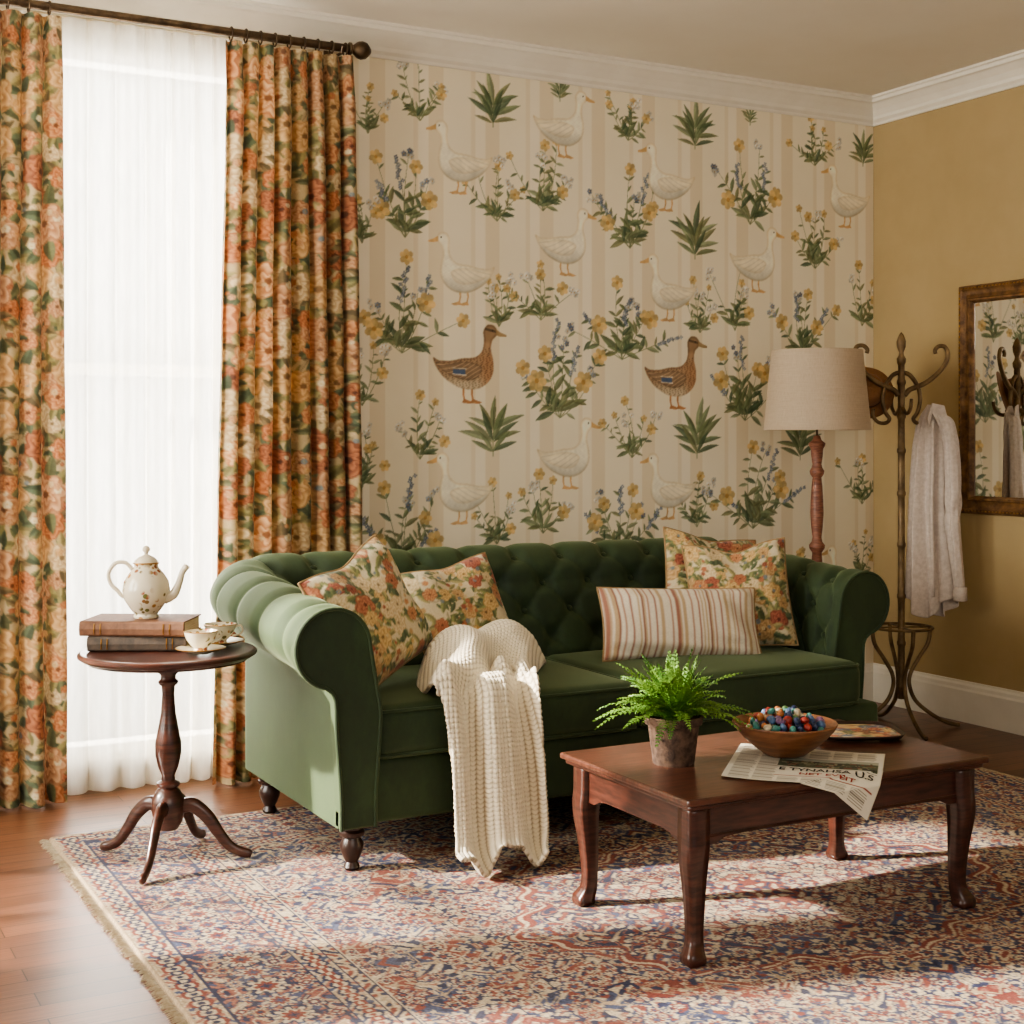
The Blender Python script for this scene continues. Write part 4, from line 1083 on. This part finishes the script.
def cup(loc, rz, lab1, lab2):
    s_ = thing('saucer', lab2, 'saucer', loc, 0, 'porcelain saucers on the side table')
    MB().lathe([(0,0),(.03,0),(.034,.003),(.06,.010),(.078,.016),(.077,.018),(.058,.013),(.034,.007),(0,.006)], 36).build('saucer_dish', MPORCP, s_, sharp=60)
    MB().lathe([(.0775,.0155),(.0792,.0168),(.0768,.0186)], 36, cap=False).build('gilt_rim', MGILT, s_)
    c_ = thing('teacup', lab1, 'cup', (loc[0], loc[1], loc[2]+.0075), rz, 'porcelain teacups on the side table')
    MB().lathe([(0,0),(.022,0),(.023,.004),(.02,.008),(.032,.02),(.045,.038),(.050,.053),(.053,.062),(.051,.0625),(.047,.053),(.041,.038),(.027,.02),(0,.013)], 36).build('cup_bowl', MPORC, c_, sharp=60)
    MB().lathe([(.0525,.0605),(.0538,.0623),(.0510,.0635)], 36, cap=False).build('gilt_rim', MGILT, c_)
    MB().tube(spline([(.048,0,.052),(.064,0,.056),(.072,0,.043),(.064,0,.029),(.038,0,.024)], 5), .0034, 8).build('handle', MPORCP, c_, sharp=None)
cup((1.262,4.385,ZT+.001), .2, 'front teacup, nearest the table edge', 'saucer under the front teacup')
cup((1.365,4.520,ZT+.001), -.3, 'rear teacup, nearest the sofa arm', 'saucer under the rear teacup beside the sofa arm')

# ------------------------------------------------------------------ floor lamp
FL = thing('floor_lamp', 'floor lamp with linen drum shade and turned reddish pole', 'lamp', (4.275, 5.005, 0))
MB().lathe([(0,0),(.15,0),(.155,.01),(.15,.022),(.11,.034),(.06,.045),(.04,.06)], 40).build('base', MLAMPW, FL)
pr = [(.028,.05),(.03,.09),(.022,.11),(.02,.14)]
pr += [(.024,.16),(.034,.24),(.03,.34),(.022,.44),(.02,.50),(.03,.51),(.032,.53),(.02,.55),(.024,.60),(.03,.70),(.024,.80),(.021,.84),(.034,.86),(.036,.875),(.024,.89),(.02,.91),(.026,.96),(.03,1.02),(.028,1.08),(.024,1.14),(.02,1.18),(.03,1.195),(.033,1.21),(.024,1.225),(.02,1.24),(.026,1.28),(.028,1.31),(.036,1.325),(.038,1.335),(.02,1.35),(.014,1.37)]
MB().lathe(pr, 28).build('pole', MLAMPW, FL, sharp=50)
b = MB(); b.lathe([(.240,1.395),(.203,1.755),(.200,1.755),(.237,1.395),(.240,1.395)], 64, cap=False); b.build('lamp_shade', MSHADE, FL, sharp=60)
b = MB(); b.tube([(0,0,1.36),(0,0,1.75)], .005, 8)
for a in (0, 2*PI/3, 4*PI/3): b.tube([(0,0,1.74),(.200*math.cos(a),.200*math.sin(a),1.748)], .0025, 6)
b.build('shade_carrier', MROD, FL)
MB().lathe([(0,1.40),(.012,1.40),(.014,1.43),(.03,1.47),(.032,1.50),(.022,1.53),(0,1.545)], 20, (.03,0,0)).build('bulb', MPORCP, FL)

# ------------------------------------------------------------------ coat rack
CX, CY = 4.765, 4.985
CR = thing('coat_rack', 'tall bronze coat rack with curled hooks by the ochre wall', 'coat rack', (CX, CY, 0), -math.radians(28.4))
pr = []
for z in [.20,.40,.62,.86,1.10,1.30,1.46,1.62]: pr += [(.0155,z-.06),(.0165,z-.014),(.021,z-.006),(.021,z+.006),(.0165,z+.014)]
pr += [(.015,1.70),(.020,1.71),(.022,1.73),(.013,1.745),(.011,1.76),(.020,1.785),(.022,1.81),(.012,1.84),(0,1.855)]
MB().lathe(pr, 18).build('pole', MBRASS, CR, sharp=60)
for k in range(4):
    a = k*PI/2+.12; D = lambda q: (q[0]*math.cos(a), q[0]*math.sin(a), q[1])
    if k % 2 == 0:
        S = spline([(.015,1.56),(.04,1.585),(.08,1.60),(.13,1.625),(.18,1.665),(.215,1.71),(.228,1.75),(.215,1.785),(.185,1.79),(.165,1.772),(.168,1.755)], 5)
        MB().tube([D(q) for q in S], [.0130-.004*i/len(S) for i in range(len(S))], 10).build('upper_hook', MBRASS, CR, sharp=None)
    S = spline([(.016,1.665),(.045,1.65),(.08,1.60),(.092,1.54),(.078,1.48),(.058,1.45),(.075,1.43),(.11,1.432),(.137,1.46),(.135,1.495)], 5) if k % 2 == 0 else spline([(.015,1.50),(.04,1.48),(.08,1.475),(.11,1.50),(.12,1.54)], 6)
    MB().tube([D(q) for q in S], [.0108-.003*i/len(S) for i in range(len(S))], 10).build('lower_hook', MBRASS, CR, sharp=None)
    S = spline([(.142,.475),(.13,.40),(.085,.33),(.045,.26),(.04,.20),(.07,.13),(.14,.07),(.21,.03),(.262,.014),(.285,.012)], 5)
    MB().tube([D(q) for q in S], [.0095]*len(S), 10).build('leg', MBRASS, CR, sharp=None)
MB().tube([(.142*math.cos(q), .142*math.sin(q), .475) for q in np.linspace(0, 2*PI, 41)[:-1]], .0065, 8, closed=True).build('umbrella_ring', MBRASS, CR, sharp=None)
for k in range(4):
    a = k*PI/2+.12; MB().tube([(.012*math.cos(a),.012*math.sin(a),.475),(.142*math.cos(a),.142*math.sin(a),.475)], .0045, 6).build('ring_spoke', MBRASS, CR)

# shirt on the right lower hook: pleated body, hanging sleeves with cuffs, folded collar and placket
def shirt():
    Rv = Vector((.8797,-.4756,0)); o = Vector((CX,CY,0))+Rv*.150
    e = thing('linen_shirt', 'pale grey linen shirt hanging from the coat rack', 'shirt', (o.x, o.y, 1.47), -math.radians(28.4))
    def cloth(K, nf, seed, name, parent=e, amp=.2, hem=.03, sh=.6, thin=.002):
        S = spline(K, 10); n = 160; V_ = []
        for (cx, cy, z, a, bb) in S:
            v = (1.47-z)
            for i in range(n):
                th = 2*PI*i/n; w_ = math.sin(nf*th+.5*math.sin(2.0*v+seed)); w_ = math.copysign(abs(w_)**sh, w_)
                f = 1+amp*w_*min(1, v*3+.15)+.05*math.sin((nf*2+1)*th+2*v+seed)
                cr = .004*math.sin(44*v+3*th+seed)*(math.exp(-((v-.42)/.08)**2)+.5*math.exp(-((v-.12)/.06)**2))
                V_.append((cx+(a*f+cr)*math.cos(th), cy+(bb*f+cr)*math.sin(th), z-1.47+hem*math.cos(2*th+seed)*float(sst(.6,.9,v))))
        m_ = len(S); F_ = []
        for j in range(m_-1):
            for i in range(n): F_.append((j*n+i, (j+1)*n+i, (j+1)*n+(i+1)%n, j*n+(i+1)%n))
        return mk(name, V_, F_, MLINEN, parent, sharp=None, solid=thin)
    cloth([(-.016,0,1.515,.010,.009),(-.014,0,1.495,.024,.014),(-.002,0,1.465,.052,.018),(-.008,.0,1.38,.064,.020),(-.018,.0,1.20,.064,.022),(-.020,0,1.02,.070,.024),(-.014,0,.86,.080,.026),(-.006,0,.70,.090,.028),(-.002,0,.57,.096,.029)], 7, 1.0, 'shirt_body', amp=.34, hem=.05, sh=.8)
    s1 = cloth([(.020,-.024,1.470,.020,.018),(.052,-.040,1.43,.032,.024),(.072,-.050,1.28,.033,.026),(.078,-.056,1.10,.033,.026),(.074,-.060,.97,.032,.025),(.086,-.058,.85,.029,.023),(.100,-.056,.73,.026,.020),(.106,-.056,.67,.024,.018)], 3, 2.0, 'sleeve', amp=.16, hem=0)
    MB().lathe([(.029,0),(.032,.003),(.030,.062),(.025,.066),(.025,.03),(.029,0)], 20, (.108,-.056,.604-1.47), cap=False).build('cuff', MLINEN, s1, sharp=60)
    cloth([(-.034,.02,1.455,.014,.012),(-.056,.02,1.40,.022,.016),(-.074,.02,1.20,.024,.018),(-.082,.02,.98,.025,.018),(-.086,.02,.78,.024,.016),(-.084,.02,.70,.022,.015)], 3, 4.0, 'sleeve', amp=.16, hem=0)
    for sg in (-1, 1):
        MB().prism([(-.014,.052),(.014+.030*sg,.040),(.012+.048*sg,-.020),(-.002+.026*sg,-.062),(-.014,.004)], lambda p, q, h: (p-.004, h-.004*q, q), -.040, -.034).build('collar', MLINEN, e, smooth=False, bevel=.002)
    MB().tube([(-.014+.003*math.sin(9*k/20), -.034-.006*k/20, -.03-.82*k/20) for k in range(21)], .009, 6, flat=.4).build('placket', MLINEN, e, sharp=None)
shirt()
rotm = Matrix.Rotation(math.radians(-28.4-6), 3, 'Z') @ Matrix.Rotation(math.radians(74), 3, 'X')
ht = thing('brown_hat', 'soft brown brimmed hat hanging behind the coat rack', 'hat', (4.685, 5.13, 1.575))
MB().lathe([(.128,-.004),(.118,-.006),(.098,-.002),(.080,.004),(.077,.012),(.074,.05),(.068,.078),(.050,.092),(.026,.086),(0,.082)], 40, rot=rotm, cap=False).build('hat_body', MSTRAW, ht, sharp=None, solid=.003)
MB().lathe([(.0795,.008),(.0785,.026),(.0775,.026),(.0785,.008)], 36, rot=rotm, cap=False).build('hat_band', MHATB, ht)

# ------------------------------------------------------------------ mirror
my0, my1, mz0, mz1 = 4.10, 4.985, 1.00, 2.085; fw = .085
mr = thing('wall_mirror', 'rectangular mirror in an ornate brown and gold frame on the ochre wall', 'mirror', (XR, (my0+my1)/2, (mz0+mz1)/2))
hy_, hz_ = (my1-my0)/2, (mz1-mz0)/2
prof = [(0,0),(0,.022),(.008,.034),(.02,.036),(.028,.028),(.045,.022),(.06,.026),(.066,.034),(.074,.032),(.08,.018),(fw,.012),(fw,0)]
V_ = []; F_ = []
for (sy_, sz_) in ((-1,-1),(1,-1),(1,1),(-1,1)):
    for q, t_ in prof: V_.append((-t_-.002, sy_*(hy_-q), sz_*(hz_-q)))
n = len(prof)
for k in range(4):
    for j in range(n-1): F_.append((k*n+j, ((k+1)%4)*n+j, ((k+1)%4)*n+j+1, k*n+j+1))
mk('mirror_frame', V_, F_, MGOLD, mr, sharp=30)
b = MB()
for k in range(40):
    t_ = (k+.5)/40
    for sz_ in (-1, 1): b.lathe([(0,-.004),(.005,-.002),(.006,0),(.005,.002),(0,.004)], 8, (-.036, (t_*2-1)*(hy_-.02), sz_*(hz_-.014)))
    for sy_ in (-1, 1): b.lathe([(0,-.008),(.005,-.004),(.006,0),(.005,.004),(0,.008)], 8, (-.036, sy_*(hy_-.014), (t_*2-1)*(hz_-.02)))
b.build('frame_beading', MGILT, mr)
MB().box(-.014, -.004, -hy_+fw-.004, hy_-fw+.004, -hz_+fw-.004, hz_-fw+.004).build('mirror_glass', MMIR, mr, smooth=False)

# ------------------------------------------------------------------ light
w = bpy.data.worlds.new('World'); SC.world = w; w.use_nodes = True
bg = w.node_tree.nodes['Background']; bg.inputs[0].default_value = (1.0,.96,.89,1); bg.inputs[1].default_value = .48
def area(name, loc, tgt, sx_, sy_, power, col):
    l = bpy.data.lights.new(name, 'AREA'); l.shape = 'RECTANGLE'; l.size = sx_; l.size_y = sy_; l.energy = power; l.color = col
    o = bpy.data.objects.new(name, l); C.objects.link(o); o.location = loc
    o.rotation_euler = (Vector(tgt)-Vector(loc)).to_track_quat('-Z', 'Y').to_euler(); return o
area('window_daylight', (1.34, 6.1, 1.6), (1.34, 5, 1.5), 1.3, 2.8, 190, (1,.97,.91))
area('added_side_fill', (-1.75, 4.2, 1.8), (1.5, 4.0, 1.0), 2.4, 2.2, 360, (1,.965,.88))  # added soft fill lamp outside the unseen side windows
area('room_fill', (.6, -1.3, 2.2), (3.0, 4.5, 1.5), 3.0, 2.0, 50, (1,.955,.86))
l = bpy.data.lights.new('sun', 'SUN'); l.energy = 19; l.angle = .03; l.color = (1,.92,.79)
o = bpy.data.objects.new('sun', l); C.objects.link(o); o.rotation_euler = Vector((.86,-.28,-.46)).to_track_quat('-Z', 'Y').to_euler()

# ------------------------------------------------------------------ camera
cd = bpy.data.cameras.new('camera'); cd.lens = 50; cd.sensor_width = 36; cd.shift_y = -(512-440)/1024; cd.clip_start = .05
co = bpy.data.objects.new('camera', cd); C.objects.link(co); co.location = (0,0,1.35); co.rotation_euler = (PI/2, 0, -math.radians(28.4))
SC.camera = co
SC.view_settings.look = 'AgX - Medium High Contrast'
